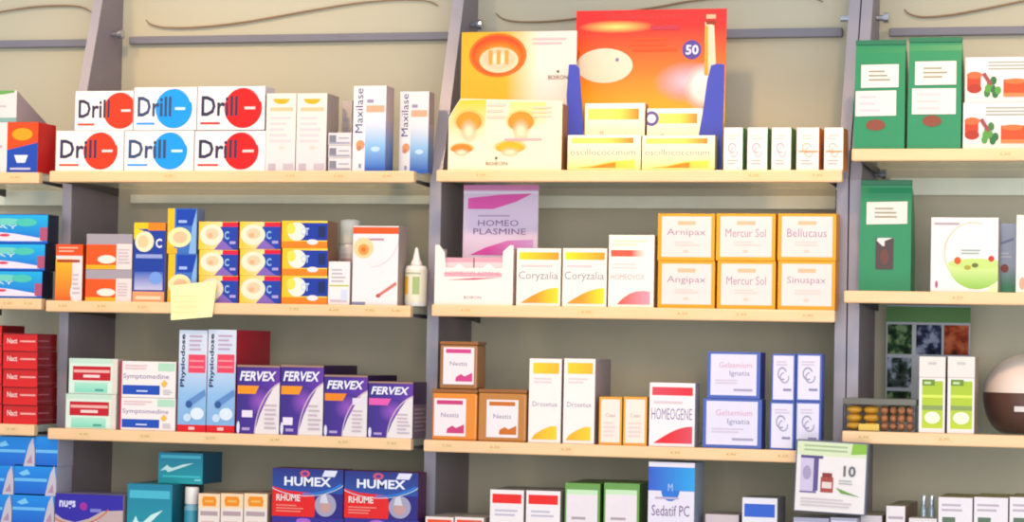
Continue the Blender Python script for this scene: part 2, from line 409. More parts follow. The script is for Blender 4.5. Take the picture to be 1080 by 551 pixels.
# ============ cold remedy bay, top shelf
def art_drill(c, du=.66):
    def g(f):
        f.circ(du, .5, .46, c); f.ring(du, .5, .46 * f.h / f.w, .46, .06, G('FFFFFF', c, 'v'), 20, 80)
        f.text('Drill', .06, .32, .60, .78, '33304C' if c != '2A9CEE' else '3A4A70', .02)
        f.rect(.05, .13, .34, .18, c); f.rect(du + .02, .47, du + .18, .53, 'F8DCDC' if c != '2A9CEE' else 'D8F0FC')
    return g
Z = 'b1'
lowD = []
for xa, xb, c, n in ((59, 130.5, 'F04A1C', 'orange'), (131, 204.5, '2A9CEE', 'blue'), (205, 280, 'EC1C0C', 'red')):
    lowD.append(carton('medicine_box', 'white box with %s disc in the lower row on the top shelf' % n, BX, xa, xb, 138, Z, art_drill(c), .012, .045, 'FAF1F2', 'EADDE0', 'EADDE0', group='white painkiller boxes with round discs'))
zt = max(r.top for r in lowD)
for xa, xb, yt, c, n in ((79, 140.5, 96, 'F04A1C', 'orange'), (141, 207.5, 92, '2A9CEE', 'blue'), (208, 279.5, 91, 'EC1C0C', 'red')):
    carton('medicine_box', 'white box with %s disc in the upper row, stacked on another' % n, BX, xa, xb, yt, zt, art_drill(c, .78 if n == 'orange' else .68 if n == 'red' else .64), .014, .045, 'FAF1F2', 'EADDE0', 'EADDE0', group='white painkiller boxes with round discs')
def art_tube(f):
    f.rect(0, 0, 1, 1, G('E9E0E2', 'FCEFE2', 'v')); f.ell(.5, .93, .28, .07, 'F7B63A', 180, 360); f.rect(.12, .77, .9, .82, 'F5C9A4'); f.lines(.12, .35, .85, .72, 5, 'EAD6DA')
    f.rect(.1, .0, .35, .1, 'C7B8C2'); f.rect(.6, .02, .95, .1, 'CFC0C8'); f.ell(.55, .3, .1, .02, 'F0D8C8')  # grey blocks at the foot are reflections painted onto the box
carton('medicine_box', 'tall white box with orange oval on top, next to the red disc boxes', BX, 280.5, 312, 98.5, Z, art_tube, .012, .05, 'F7ECE6', 'BFA99C', group='tall white boxes with orange oval')
carton('medicine_box', 'tall white box with orange oval on top, beside the small grey boxes', BX, 312.5, 344.5, 98.5, Z, art_tube, .012, .058, 'F7ECE6', 'C2AFA4', group='tall white boxes with orange oval')
carton('medicine_box', 'plain pale mauve box standing behind the three small grey boxes', BX, 360, 371, 106, Z, lambda f: f.lines(.1, .3, .9, .8, 4), .09, .05, 'DDCBC6', 'B8A29C')
bz = Z
for i, yt in enumerate((167, 153.5, 140)):
    r = carton('medicine_box', 'small flat white and grey box, %s of three, before the tall box' % pos[i], BX, 346, 370.5, yt, bz, lambda f: (f.rect(.05, .2, .35, .8, '8A8794'), f.rect(.05, .1, .95, .25, 'A8A4B2'), f.rect(.45, .5, .9, .62, 'B4AEBA')), .014, .05, 'EDE3E4', group='stack of small flat grey boxes'); bz = r.top
def art_max(f):
    f.rect(.38, .0, 1, .68, G('2458B8', 'F6EEF2', 'v', (0, .9), mid='9CC4EA')); f.text('Maxilase', .07, .45, .3, .97, '2A3070', .0, up=True)
    f.ell(.24, .31, .13, .055, 'E0A070'); f.ell(.2, .27, .08, .03, 'C98A6C'); f.rect(.4, .69, .95, .77, 'F5B596'); f.rect(.42, .8, .62, .84, 'A89CB8'); f.ell(.7, .26, .14, .03, 'CFE4F6')
    f.rect(.2, .04, .28, .09, '8890B8')
def side_max(f): f.rect(0, 0, 1, .6, G('2A58A8', 'C4AEB2', 'v', (0, 1), mid='7E94C2'))
carton('medicine_box', 'tall white and blue throat spray box, the taller left one', BX, 372, 407, 90.5, Z, art_max, .014, .04, 'FAF0F0', 'C9AEA8', group='white and blue throat boxes', sideart=side_max)
carton('medicine_box', 'tall white and blue throat spray box at the shelf end by the upright', BX, 421, 452, 96.5, Z, art_max, .055, .03, 'FAF0F0', 'B59C98', group='white and blue throat boxes', sideart=side_max)

# second shelf
Z = 'b2'
def art_juice(f):
    f.rect(0, .8, 1, 1, 'EE5A34'); f.rect(0, .0, .62, .74, G('F06A22', 'F5B81E', 'v')); f.poly([(.62, 0), (.95, 0), (.95, .8), (.8, .7), (.55, .15)], 'F4E4E6'); f.rect(.05, .68, .9, .73, 'A7432C'); f.lines(.1, .85, .9, .97, 2, 'F7B59C'); f.lines(.65, .1, .93, .5, 5)
carton('medicine_box', 'orange box with yellow glass picture beside the first upright', BX, 58.5, 87, 258, Z, art_juice, .012, .04, 'EFE0E0', 'C94A2A')
def art_effer(f):
    f.rect(0, 0, 1, .7, 'F4622A'); f.rect(0, .7, 1, 1, 'A99FA8'); f.rect(.66, .0, 1, .72, 'F3DDDA'); f.ell(.45, .28, .2, .12, 'F8E8DC'); f.rect(0, .0, .66, .12, 'EFB02E'); f.lines(.7, .15, .96, .6, 5)
r = carton('medicine_box', 'orange and pale box under its twin, second shelf near the upright', BX, 90, 139, 284.5, Z, art_effer, .012, .045, 'E9DCDC', '9A8C92', group='pair of orange boxes with grey tops')
carton('medicine_box', 'orange and pale box lying on its twin, second shelf near the upright', BX, 91, 139.5, 247, r.top, art_effer, .012, .045, 'E9DCDC', '9A8C92', group='pair of orange boxes with grey tops')
def art_vit(f):
    f.rect(0, .12, 1, .92, '27409A'); f.rect(0, .92, .45, 1, 'F0C63C'); f.rect(.45, .9, 1, 1, 'F08A3E'); f.poly([(0, .78), (.3, .9), (0, .93)], 'F2D24A')
    f.ell(.34, .76, .3, .13, 'F8E6C4'); f.ell(.3, .76, .17, .08, 'F5CBA2'); f.rect(.08, .55, .92, .6, '9CA6D8'); f.text('C', .7, .68, .9, .8, 'E8E8F6', .03)
    f.rect(.05, .15, .95, .38, G('C8C4E0', '4560B8', 'v')); f.ell(.72, .3, .2, .08, '7FA0E0'); f.rect(0, .0, 1, .13, 'F3A27A'); f.rect(.1, .03, .9, .07, 'F9D6B8')
carton('medicine_box', 'upright navy blue box with cream oval and orange bottom band', BX, 140.5, 174, 235, Z, art_vit, .012, .03, 'E6DCE4', 'A98E9A')
def art_tall(f):
    f.rect(0, 0, 1, 1, '4A74C0'); f.rect(0, 0, .24, 1, 'F0C02C'); f.rect(.3, .62, 1, .98, '2546AA'); f.rect(.38, .68, .66, .74, 'A9C0EA'); f.poly([(.75, 0), (1, 0), (1, 1), (.85, .6)], '8FB4E0')
    f.ell(.42, .36, .4, .22, 'F8E8B4'); f.ell(.44, .36, .24, .13, 'F3C4A0'); f.rect(0, .0, .35, .12, 'E8B41E')
r = carton('medicine_box', 'yellow and blue box behind the sticky note, carrying its twin', BX, 177, 207.5, 268, Z, art_tall, .012, .035, '3A62B8', '7E8CB4', group='pair of yellow and blue boxes')
carton('medicine_box', 'yellow and blue box with cream oval, tallest on the second shelf', BX, 176.5, 207.5, 220, r.top, art_tall, .012, .035, '3A62B8', '7E8CB4', group='pair of yellow and blue boxes')
def art_c1(f):
    f.rect(0, 0, .6, 1, G('F4C83A', 'F6E3A8', 'u')); f.rect(.55, 0, 1, .82, '2C44A4'); f.rect(.6, .82, 1, .98, 'E2304A'); f.poly([(.4, 0), (.9, 0), (.6, .35)], '8A6AB8')
    f.ell(.33, .52, .3, .38, 'F9EAD2'); f.ell(.34, .56, .17, .2, 'F5CFAE'); f.ell(.3, .5, .07, .09, 'F2B58C'); f.text('C', .66, .36, .78, .66, '9EC0EC', .03); f.rect(.8, .2, .95, .3, 'B8A8DC')
def art_c3(f):
    f.rect(0, 0, 1, 1, G('F5C22A', 'F7D964', 'u')); f.rect(.4, .28, 1, .92, '263C9E'); f.ell(.33, .6, .2, .34, 'F6F0E0'); f.ell(.2, .7, .1, .2, 'F2E06A'); f.rect(0, .0, 1, .24, 'F08A2A'); f.text('CT', .42, .46, .6, .74, 'C8D8F4', .03); f.ell(.68, .22, .12, .1, 'F2EAF0'); f.rect(.8, .4, .95, .8, '16265E')
for s, (xa, xb, art, ys, nm, dp) in enumerate(((209.5, 251, art_c1, (291, 263.7, 234), 'left', .045), (252.5, 296, art_c1, (291, 263, 234), 'middle', .05), (297, 345.5, art_c3, (291, 262, 233), 'right', .05))):
    bz = Z
    for i, yt in enumerate(ys):
        lb = 'yellow, blue and %s vitamin box, %s of the %s stack of three' % ('orange banded' if s == 2 else 'red cornered', pos[i], nm)
        r = carton('medicine_box', lb, BX, xa + (i % 2) * .4, xb, yt, bz, art, .012, dp, 'E8C64A', 'B02844' if s < 2 else '9A6A50', group='stacks of yellow and blue vitamin boxes'); bz = r.top

def bottle(name, label, cat, x0, x1, yt, base, Y, prof, caph, bodym, capm, capprof=None, art=None, group=None):
    a, b, z1 = place(x0, x1, yt, base, Y); R = (b - a) / 2; H = z1 - base
    o = empty(name, ((a + b) / 2, Y + R, base + .0004), label, cat, group)
    mb = MB(); mb.lathe([(r * R, z * H) for r, z in prof], bodym)
    mb.build('body', o)
    mb = MB(); mb.lathe([(r * R, z * H) for r, z in capprof], capm, n=24); mb.build('cap', o)
    if art:
        mb = MB(); art(mb, R, H); mb.build('paper_label', o)
    return o
def wrap(mb, R, z0, z1, mt, a0=-165, a1=-15, n=16, off=.0004):
    vs = []; uv = []
    for k in range(n + 1):
        a = math.radians(a0 + (a1 - a0) * k / n)
        for j, z in enumerate((z0, z1)): vs.append(((R + off) * math.cos(a), (R + off) * math.sin(a), z)); uv.append((k / n, j))
    mb.add(vs, [(2 * k, 2 * k + 2, 2 * k + 3, 2 * k + 1) for k in range(n)], mt, uv, smooth=True)
WH = M('F6EEEA', .3, 0, 'plastic')
def art_b1(mb, R, H):
    wrap(mb, R, .1 * H, .6 * H, M('F2E4E0'), off=.0003); wrap(mb, R, .5 * H, .54 * H, M('E0B0B0'), -120, -60, off=.0006)
bottle('spray_bottle', 'tall white bottle with white cap behind the small white box', 'bottle', 353.5, 376, 231, SH['b2'], .075,
       [(.9, 0), (1, .03), (1, .66), (.92, .70), (.8, .715)], 0, WH, M('F3EBDD', .35, 0, 'plastic'), [(.93, .715), (.97, .73), (.95, .96), (.85, .99), (.3, 1.0)], art_b1)
carton('medicine_box', 'small white box with yellow-green rule standing before the white bottle', BX, 346, 369, 276, Z, lambda f: (f.rect(.05, .42, .95, .46, 'C9C86A'), f.lines(.15, .5, .85, .85, 4), f.rect(.1, .06, .9, .12, 'D7C4CC'), f.rect(.6, .1, .9, .35, 'DCE0F0')), .012, .03, 'F8EFEC', 'D9C8C8')
def art_therm(f):
    f.rect(0, .9, 1, .985, 'E4633A'); f.lines(.12, .8, .8, .86, 1, 'C08CA0'); f.ell(.24, .72, .22, .13, 'F9D6A4'); f.ell(.24, .7, .12, .07, 'F2A05C'); f.ell(.24, .7, .05, .03, 'E07A3A')
    f.poly([(.55, .13), (.58, .1), (.98, .26), (.96, .3)], 'D98070'); f.ell(.58, .12, .05, .025, 'C05A4A'); f.ring(.4, .9, .62, .42, .015, 'EBC8CC', 270, 350); f.rect(0, .0, .3, .04, '8A8CA8')
carton('medicine_box', 'large white box with orange top band and sun flower picture', BX, 371.5, 420, 238.5, Z, art_therm, .014, .05, 'F8EEEE', 'B8A69E')
def art_drop(mb, R, H):
    wrap(mb, R, .07 * H, .62 * H, M('F0E8D2'), off=.0003); wrap(mb, R, .2 * H, .5 * H, M('E8B04A'), -150, -115, off=.0006); wrap(mb, R, .2 * H, .5 * H, M('A8B87A'), -90, -55, off=.0006); wrap(mb, R, .54 * H, .57 * H, M('B0B8A0'), -140, -50, off=.0006)
bottle('dropper_bottle', 'small white dropper bottle with pointed nozzle at the shelf end', 'bottle', 424, 446.5, 261, SH['b2'], .03,
       [(.92, 0), (1, .03), (1, .62), (.9, .68), (.45, .70)], 0, WH, WH, [(.5, .70), (.5, .74), (.34, .80), (.2, .93), (.14, .98), (.08, 1)], art_drop)
# sticky note hanging on the shelf edge
Yn = -.004
q = [fp(x, y, Yn) for x, y in ((180, 338), (224.5, 334.5), (228, 296), (179, 301.5))]; c = q[0].copy()
mb = MB(); n = 6; vs = []; uv = []
for i in range(n + 1):
    for j in range(n + 1):
        u, v = i / n, j / n; p = (q[0] * (1 - u) + q[1] * u) * (1 - v) + (q[3] * (1 - u) + q[2] * u) * v
        vs.append((p.x - c.x, .0025 -.004 * (1 - v) ** 2 * (.5 + u), p.z - c.z)); uv.append((u, v))
fs = [(i * (n + 1) + j, (i + 1) * (n + 1) + j, (i + 1) * (n + 1) + j + 1, i * (n + 1) + j + 1) for i in range(n) for j in range(n)]
mb.add(vs, fs, M('FBF3BE', .6), uv)
N0 = len(vs); mb.add([(x, y + .0006, z) for x, y, z in vs], [tuple(reversed(f_)) for f_ in fs], M('F5EBB0', .6))
for k in range(4):
    z = .012 + .009 * k; mb.add([(.008, -.009, z), (.05, -.0105, z + .001), (.05, -.0105, z + .002), (.008, -.009, z + .001)], [(0, 1, 2, 3)], M('EADFA4', .6))
tag(mb.build('sticky_note', loc=c), 'blank pale yellow sticky note hanging over the second shelf edge', 'note')

# third shelf
Z = 'b3'
def art_mint(f):
    f.rect(0, .86, 1, 1, 'CDE3D2'); f.rect(.08, .38, .86, .78, 'C22B34'); f.rect(.1, .6, .84, .68, 'F0B4B0'); f.rect(.3, .46, .64, .54, 'F7DADA'); f.rect(.12, .04, .8, .32, G('8FD8BE', 'B8E6D2', 'v')); f.rect(.55, .08, .72, .14, '4F9C8C'); f.rect(.9, .0, 1, 1, 'EADCD2')
r = carton('medicine_box', 'mint green box with red band, under its twin', BX, 69, 122.5, 416, Z, art_mint, .012, .05, 'E3EFE2', 'D8C8C0', 'BCD8C8', group='mint boxes with red bands')
carton('medicine_box', 'mint green box with red band, stacked on its twin', BX, 72.5, 124, 378.5, r.top, art_mint, .014, .05, 'E3EFE2', 'D8C8C0', 'BCD8C8', group='mint boxes with red bands')
def art_nas(f):
    f.rect(0, 0, .035, 1, 'C2304A'); f.rect(.05, .08, .72, .34, '2F52B4'); f.rect(.3, .16, .5, .2, 'D8DCF2'); f.text('Symptomedine', .06, .48, .88, .66, '8F7AA8', .0); f.rect(.68, .74, .98, .96, 'BBDDC4'); f.lines(.08, .76, .6, .92, 2, 'EBC0C4'); f.poly([(.74, .38), (.8, .28), (.86, .4), (.8, .5)], 'F0BC5A'); f.lines(.78, .08, .95, .24, 3)
r = carton('medicine_box', 'white box with blue band and red edge, under its twin', BX, 125.5, 185, 420, Z, art_nas, .012, .05, 'F8EEEC', 'D0C2C2', group='white boxes with blue bands')
carton('medicine_box', 'white box with blue band and red edge, stacked on its twin', BX, 126.5, 185.5, 381.5, r.top, art_nas, .012, .05, 'F8EEEC', 'D0C2C2', group='white boxes with blue bands')
def art_phy(f):
    f.rect(0, 0, 1, 1, G('86B0DC', 'DDE2F0', 'v', (0, .75), mid='9CC0E6')); f.rect(0, 0, 1, .07, 'D92A34'); f.text('Physiodose', .06, .44, .26, .96, '1C2450', .03, up=True)
    f.rect(.34, .58, .95, .76, 'E8566A'); f.rect(.38, .63, .9, .645, 'F2A0AA'); f.rect(.38, .69, .9, .705, 'F2A0AA'); f.lines(.36, .79, .92, .96, 4, 'C4A8C4')
    f.poly([(.3, .3), (.95, .42), (.98, .36), (.45, .25)], '6A90C8'); f.ell(.4, .27, .12, .035, '3A5A94'); f.ell(.7, .18, .24, .06, 'E6EEF8'); f.ell(.35, .14, .14, .04, 'CFE0F2'); f.rect(.4, .02, .62, .05, 'F5C4C4')
carton('medicine_box', 'tall pale blue and red nasal box, the left one', BX, 188, 218, 348.5, Z, art_phy, .012, .13, 'D5DAE8', 'D02442', '9C8CA0', group='tall pale blue nasal boxes')
carton('medicine_box', 'tall pale blue and red nasal box with long dark red side', BX, 218.5, 248.5, 348, Z, art_phy, .012, .155, 'D5DAE8', 'D02442', '9C8CA0', group='tall pale blue nasal boxes')
def art_fer(orange, patch):
    def g(f):
        f.rect(0, 0, 1, 1, G('38207A', '6A3AA0', 'u', mid='4A2A90')); f.ell(.55, .47, .32, .22, G('3E2484', '9A5ABC', 'r'))
        f.poly([(.42, 0), (1, 0), (1, .76), (.88, .7), (.72, .52), (.55, .28)], 'EFE3E2'); f.ring(1.25, -.05, .83, .85, .03, 'D8B8C8', 105, 178)
        f.text('FERVEX', .06, .77, .88, .91, 'F7F2FA', .03, slant=.05); f.poly([(.02, .58), (.44, .58), (.52, .7), (.02, .7)], orange)
        if patch == 1: f.rect(.13, .24, .38, .34, 'F3E4F2')
        if patch == 2: f.rect(.07, .14, .3, .25, 'F3E4F2')
        if patch == 3: f.rect(.66, .52, .98, .63, 'EFE0EA')
        f.ell(.05, .09, .035, .09, 'E8E2F4'); f.rect(.14, .05, .32, .09, 'B9A2D0'); f.lines(.66, .06, .96, .45, 6, 'CDB6C0'); f.rect(0, .97, 1, 1, 'A48070')
    return g
def side_fer(f): f.rect(0, 0, 1, 1, '3C2250'); f.rect(.0, .0, 1, .6, '7A6478'); f.lines(.1, .1, .9, .55, 6, 'A89AA4')
fx = [(249.5, 295, 385.5, 'F59A3A', 1, .11, 'orange tab and white patch, beside the red-sided box'), (295.5, 341, 385.5, 'F59A3A', 2, .165, 'orange tab and low white patch, second in the row'), (341.5, 387.5, 396, 'F08A3E', 3, .15, 'orange tab, third in the row'), (388, 435.5, 403, 'E86AB0', 0, .085, 'pink tab, last in the row at the shelf end')]
for xa, xb, yt, oc, pt, dp, lb in fx:
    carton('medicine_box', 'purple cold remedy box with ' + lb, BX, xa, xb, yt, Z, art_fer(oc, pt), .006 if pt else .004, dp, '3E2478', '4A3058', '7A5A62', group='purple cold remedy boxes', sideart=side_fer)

# lowest shelf
Z = 'b4'
def art_nug(f):
    f.rect(0, 0, 1, 1, 'C9B0AE'); f.poly([(0, 1), (0, .70), (.12, .62), (.3, .58), (.5, .64), (.7, .76), (1, .78), (1, 1)], '3A2FA0'); f.text('nugs', .06, .76, .3, .9, 'E4E0F4', .03); f.circ(.42, .82, .06, 'A83A9C'); f.rect(.52, .74, .68, .79, '8A86CC')
    f.ring(.3, 1.1, .6, .56, .03, 'D8704A', 215, 325)
carton('medicine_box', 'purple and beige box low beside the dark upright', BX, 57.5, 129.5, 522, Z, art_nug, .004, .06, 'C9B0AE', 'A8949A', '8A80A8')
def art_teal(f):
    f.rect(0, 0, 1, 1, G('14A0A6', '187E9C', 'v')); f.rect(.05, .82, .95, .92, '5CB8CC'); f.rect(.1, .2, .95, .26, '58C8CC')
    f.poly([(.04, .4), (.2, .6), (.24, .54), (.32, .5), (.55, .62), (.8, .68), (.6, .56), (.3, .4), (.22, .36), (.16, .44)], 'D6F0EE')
    f.rect(.82, .1, .97, .16, '8ED8DC')
lo = carton('medicine_box', 'teal box with white swoosh, the lower one', BX, 133.5, 181, 511, Z, art_teal, .008, .1, '148C9C', '0E6478', '1E7E90', group='teal boxes with white swoosh')
carton('medicine_box', 'dark teal box with white swoosh, on top and set back', BX, 167, 214, 478, lo.top + .0003, art_teal, .04, .085, '187E9C', '105A78', '1C6C84', group='teal boxes with white swoosh')
def art_b3(mb, R, H): wrap(mb, R, .1 * H, .7 * H, M('4F9CB4'), off=.0003)
bottle('pill_bottle', 'small blue bottle with white cap between teal and orange-topped boxes', 'bottle', 191.5, 206, 514.5, SH['b4'], .03,
       [(.95, 0), (1, .03), (1, .74), (.8, .78)], 0, M('7FB4C8', .3, 0, 'plastic'), WH, [(.9, .78), (.95, .79), (.95, .97), (.88, 1), (.2, 1.0)], art_b3)
def art_or(f):
    f.rect(0, .8, 1, 1, 'FBD9B4'); f.poly([(.2, .83), (.8, .83), (.84, .9), (.78, .96), (.22, .96), (.16, .9)], 'F0922E'); f.rect(.3, .88, .7, .91, 'F6B86A'); f.rect(.1, .7, .9, .76, 'B8A0A4'); f.lines(.15, .3, .85, .65, 4, 'E8C4B8')
for i, (xa, xb, lb) in enumerate(((208.5, 231.5, 'left'), (232, 256, 'middle'), (256.5, 281.5, 'right'))):
    carton('medicine_box', 'small white box with orange oval, %s of three near the blue bottle' % lb, BX, xa, xb, 521, Z, art_or, .008, .075, 'F3E3DA', 'C8AA98', 'C9A58C', group='small white boxes with orange ovals')
def art_hum(f):
    f.rect(0, .0, 1, 1, '2A1F78'); f.rect(0, .5, 1, 1, G('2A4C9C', '1E2478', 'v')); f.poly([(0, 0), (.6, 0), (.62, .3), (.58, .5), (.2, .54), (0, .62)], 'E2261E')
    f.ring(.45, 1.15, .75, .72, .02, 'C8D8F0', 225, 320); f.ring(.45, 1.15, .72, .69, .05, '3C7CD0', 268, 318)
    f.text('HUMEX', .17, .64, .83, .83, 'F3F0FA', .03); f.ell(.46, .9, .07, .07, 'D8606C'); f.ell(.46, .9, .04, .04, '6A3A90'); f.poly([(.7, .85), (.88, .85), (.92, .98), (.74, .98)], 'E8E4F4')
    f.text('RHUME', .06, .32, .4, .46, 'F8DCD8', .03); f.lines(.06, .08, .45, .26, 3, 'F08A80'); f.ell(.76, .26, .15, .24, 'A8A0B8'); f.ell(.76, .22, .08, .12, 'C89C98'); f.poly([(.68, .3), (.8, .3), (.76, .5), (.7, .46)], 'D8D4E0')
def art_hum2(f): f.rect(0, .6, 1, 1, G('4A2A90', '2A2288', 'v')); f.ell(.44, .93, .1, .05, 'B06AC8'); f.text('HUMEX', .14, .68, .82, .86, 'F3F0FA', .03)
tt = []
for xa, xb, yt, lb in ((286, 362, 546, 'left'), (362.5, 441, 548, 'right')):
    tt.append(carton('medicine_box', 'blue and violet cold box barely in view beneath the %s blue and red box' % lb, BX, xa, xb, yt, Z, art_hum2, .008, .05, '2A2288', '3A2A5C', group='lower layer of blue and red cold boxes'))
for (xa, xb, yt, lb), t0 in zip(((287, 362, 495, 'left'), (363, 441, 498, 'right, beside the upright')), tt):
    carton('medicine_box', 'blue and red cold remedy box with white lettering, ' + lb, BX, xa, xb, yt, t0.top, art_hum, .008, .045, '241C70', '5A2A58', '7A2A4C', group='blue and red cold remedy boxes')

# ============ middle bay, top shelf
Z = 'c1'
def carded(name, label, cat, x0, x1, yt, base, Y, group=None):
    a, b, z1 = place(x0, x1, yt, base, Y)
    return a, b, z1
base = SH['c1']
# display A: back card, tray
o = None
a, b, z1 = place(473, 592.5, 104, base, .012); w = b - a; h = z1 - base
A = empty('counter_display', ((a + b) / 2, .012, base + .0004), 'yellow and cream display with four orange arcs, tray before a card', 'display')
cx = (a + b) / 2; dd = .075
mb = MB(); pl = [(-w / 2, 0), (w / 2, 0), (w / 2, h * .96), (-w / 2 + .10 * w, h), (-w / 2 + .06 * w, h * .90), (-w / 2, h * .74)]
mb.prism(pl, 0, .0012, M('F8E8CE', .4))
f = Face(mb, (-w / 2, 0, 0), (1, 0, 0), (0, 0, 1), w, h)
f.poly([(0.005, .3), (.0055, .72), (.06, .88), (.1, .98), (.33, .98), (.33, .7), (.3, .3)], G('FBE9D8', 'F7C94A', 'v')); f.poly([(.35, .5), (.5, .5), (.86, .5), (.86, .94), (.54, .95), (.52, .6)], G('FAEBD6', 'F9DC8C', 'v'))
for u, v, ru, rv, c in ((.18, .62, .12, .2, 'F09A2A'), (.64, .62, .12, .2, 'EE9420'), (.12, .24, .11, .13, 'F08A2A'), (.55, .24, .14, .16, 'F2B23A')):
    lo_ = 0 if rv < .18 else -25
    f.ell(u, v, ru * 1.25, rv * 1.2, G('F8CC6A', 'FFFFFF', 'ra', (0, .6)), lo_, 180 - lo_); f.ell(u, v, ru, rv, G(c, 'FFFFFF', 'ra', (0, .22)), lo_, 180 - lo_); f.ell(u, v - rv * .38, ru * .72, rv * .9, G('FBE2BE', 'FFFFFF', 'ra', (0, .75)), 0 if rv < .18 else -90, 180 if rv < .18 else 270)
f.lines(.34, .7, .52, .95, 3, 'F0CFC0'); f.lines(.74, .72, .97, .9, 3, 'F3D2BC'); f.lines(.5, .4, .9, .46, 1, 'E8B0B8'); f.text('BOIRON', .34, .07, .53, .12, '7A6A50', .01); f.circ(.43, .17, .02, '6E6A4A')
mb.build('tray_front', A)
mb = MB(); mb.box(w / 2 - .0012, w / 2, .0012, dd, 0, h * .92, M('B07A48', .5), b=0); mb.box(-w / 2, -w / 2 + .0012, .0012, dd, 0, h * .7, M('E8CFA8', .5), b=0); mb.box(-w / 2 + .0012, w / 2 - .0012, .0012, dd, 0, .0012, M('E8CFA8', .5), b=0)
mb.build('tray', A)
a2, b2, z2 = place(485.5, 607, 33.5, base, .087); w2 = b2 - a2; h2 = z2 - base
mb = MB(); x0 = a2 - cx
mb.box(x0, x0 + w2, dd + .0003, dd + .0025, 0, h2, M('F6E4DC', .4), b=.0003)
f = Face(mb, (x0, dd + .0003, 0), (1, 0, 0), (0, 0, 1), w2, h2)
f.rect(0, 0, .66, 1, G('F0B80C', 'F6E8D4', 'u', (.6, 1))); f.ell(.32, .835, .25, .155, 'EE5A1E'); f.ell(.33, .82, .24, .13, G('F7A040', 'FFFFFF', 'ra', (0, .5))); f.ell(.33, .80, .17, .09, 'FAD9B4'); f.ell(.33, .81, .15, .08, G('F9E6C8', 'FFFFFF', 'ra', (0, .6)))
for k in range(3): f.rect(.24 + .07 * k, .77, .275 + .07 * k, .87, 'F2A85A')
f.ring(.32, .835, .25, .155, .1, 'F07A2A'); f.lines(.62, .9, .95, .96, 2, 'E4C0C4'); f.text('BOIRON', .76, .66, .93, .69, '6A5A4A', .01); f.circ(.845, .715, .01, '5E5A44')
mb.build('back_card', A)

# display B: large orange card with blue wings, four boxes before it
a, b, z1 = place(598, 757, 68, base, .07)
B = empty('counter_display', ((a + b) / 2, .02, base + .0004), 'tall red and orange display card with blue side wings and round 50 badge', 'display'); cx = (a + b) / 2
Yo = .02
a3, b3_, z3 = place(606.5, 765, 10.5, base, .13); w3 = b3_ - a3; h3 = z3 - base
mb = MB(); mb.box(a3 - cx, b3_ - cx, .11, .1125, 0, h3, M('F08A1E', .4), b=.0003)
f = Face(mb, (a3 - cx, .11, 0), (1, 0, 0), (0, 0, 1), w3, h3)
f.rect(0, .0, 1, 1, G('F6C010', 'E4240A', 'v', (.34, .9), mid='F5800E')); f.ell(.27, .90, .26, .04, G('FCE08A', 'FFFFFF', 'ra'))
f.ell(.76, .56, .24, .13, G('F2CCDC', 'FFFFFF', 'ra', (0, .9))); f.ell(.86, .53, .14, .15, G('FFF8F6', 'FFFFFF', 'ra', (0, .5))); f.ell(.195, .665, .19, .105, 'F5DCC8'); f.ell(.28, .7, .012, .012, '8A7AA0')
f.circ(.775, .755, .058, '5A4A9A'); f.text('50', .735, .725, .82, .785, 'F0E8F4', .03)
f.poly([(.86, .6), (.94, .6), (.92, .9), (.86, .92)], 'F3DCC0'); f.rect(.868, .905, .93, .93, '9A3A20'); f.rect(.868, .94, .93, .965, 'F5C0A0'); f.poly([(.86, .6), (.885, .6), (.88, .9), (.862, .9)], 'F0A84A')
f.text('Oscillococcinum', .2, .945, .72, .985, 'C04A4A', .0); f.lines(.38, .74, .68, .84, 3, 'D85A2A'); f.lines(.5, .86, .74, .92, 1, 'C04050')
mb.build('back_card', B)
BL = M('4A50B0', .4)
def wing(xpx, ptop, outline, Yw, name='wing'):
    pts = [(fp(x, y, Yw).x - cx, max(.0, fp(x, y, Yw).z - base - .0004)) for x, y in outline]
    mb = MB(); mb.prism(pts, Yw - Yo, Yw - Yo + .0015, BL); return mb.build(name, B)
wing(0, 0, [(600, 178), (616, 178), (615.5, 142), (611, 72), (607, 68), (600, 68), (597.5, 100)], .05, 'wing')
wing(0, 0, [(736, 180), (761, 180), (763.5, 100), (764, 68), (757, 67), (750, 69), (746, 84), (741, 120), (737, 142)], .05, 'wing')
mb = MB(); mb.box(b2 - cx + .001, place(600, 762, 100, base, .05)[1] - cx, .0, .11, 0, .001, BL, b=0); mb.build('tray_base', B)
def art_osc(n):
    def g(f):
        f.rect(0, 0, 1, 1, G('F8EC9C', 'FDF6E6', 'v')); f.rect(.05, .76, .9, .92, G('FBEE7A', 'D8842A', 'u', (.45, 1))); f.text('oscillococcinum', .04, .42, .93, .6, '8C86A4', .0)
        f.poly([(.1, .05), (.35, .12), (.6, .24), (.92, .28), (.92, .05)], G('F2B63A', 'F6DC6A', 'u')); f.poly([(.3, .06), (.5, .16), (.66, .22), (.66, .06)], 'E8903A')
        if n: f.circ(.08, .84, .12, '6A5A96'); f.circ(.08, .84, .07, 'EDE4EE')
    return g
osl = []
bzz = base + .0016
osl.append(carton('medicine_box', 'yellow box in the orange display, front row left', BX, 598.5, 676, 142.5, bzz, art_osc(0), .021, .022, 'FBF0CC', 'E8C87A', group='yellow boxes in the orange display'))
osl.append(carton('medicine_box', 'yellow box in the orange display, front row right', BX, 677, 754, 143, bzz, art_osc(0), .021, .022, 'FBF0CC', 'E8C87A', group='yellow boxes in the orange display'))
carton('medicine_box', 'yellow box in the orange display, back row left, behind the front ones', BX, 616.5, 680, 109, bzz, art_osc(0), .054, .024, 'FBF0CC', 'B0806A', group='yellow boxes in the orange display')
carton('medicine_box', 'pale box with round badge in the orange display, back row right', BX, 682, 741, 114.5, bzz, art_osc(1), .054, .024, 'FBF0CC', 'B0806A', group='yellow boxes in the orange display')
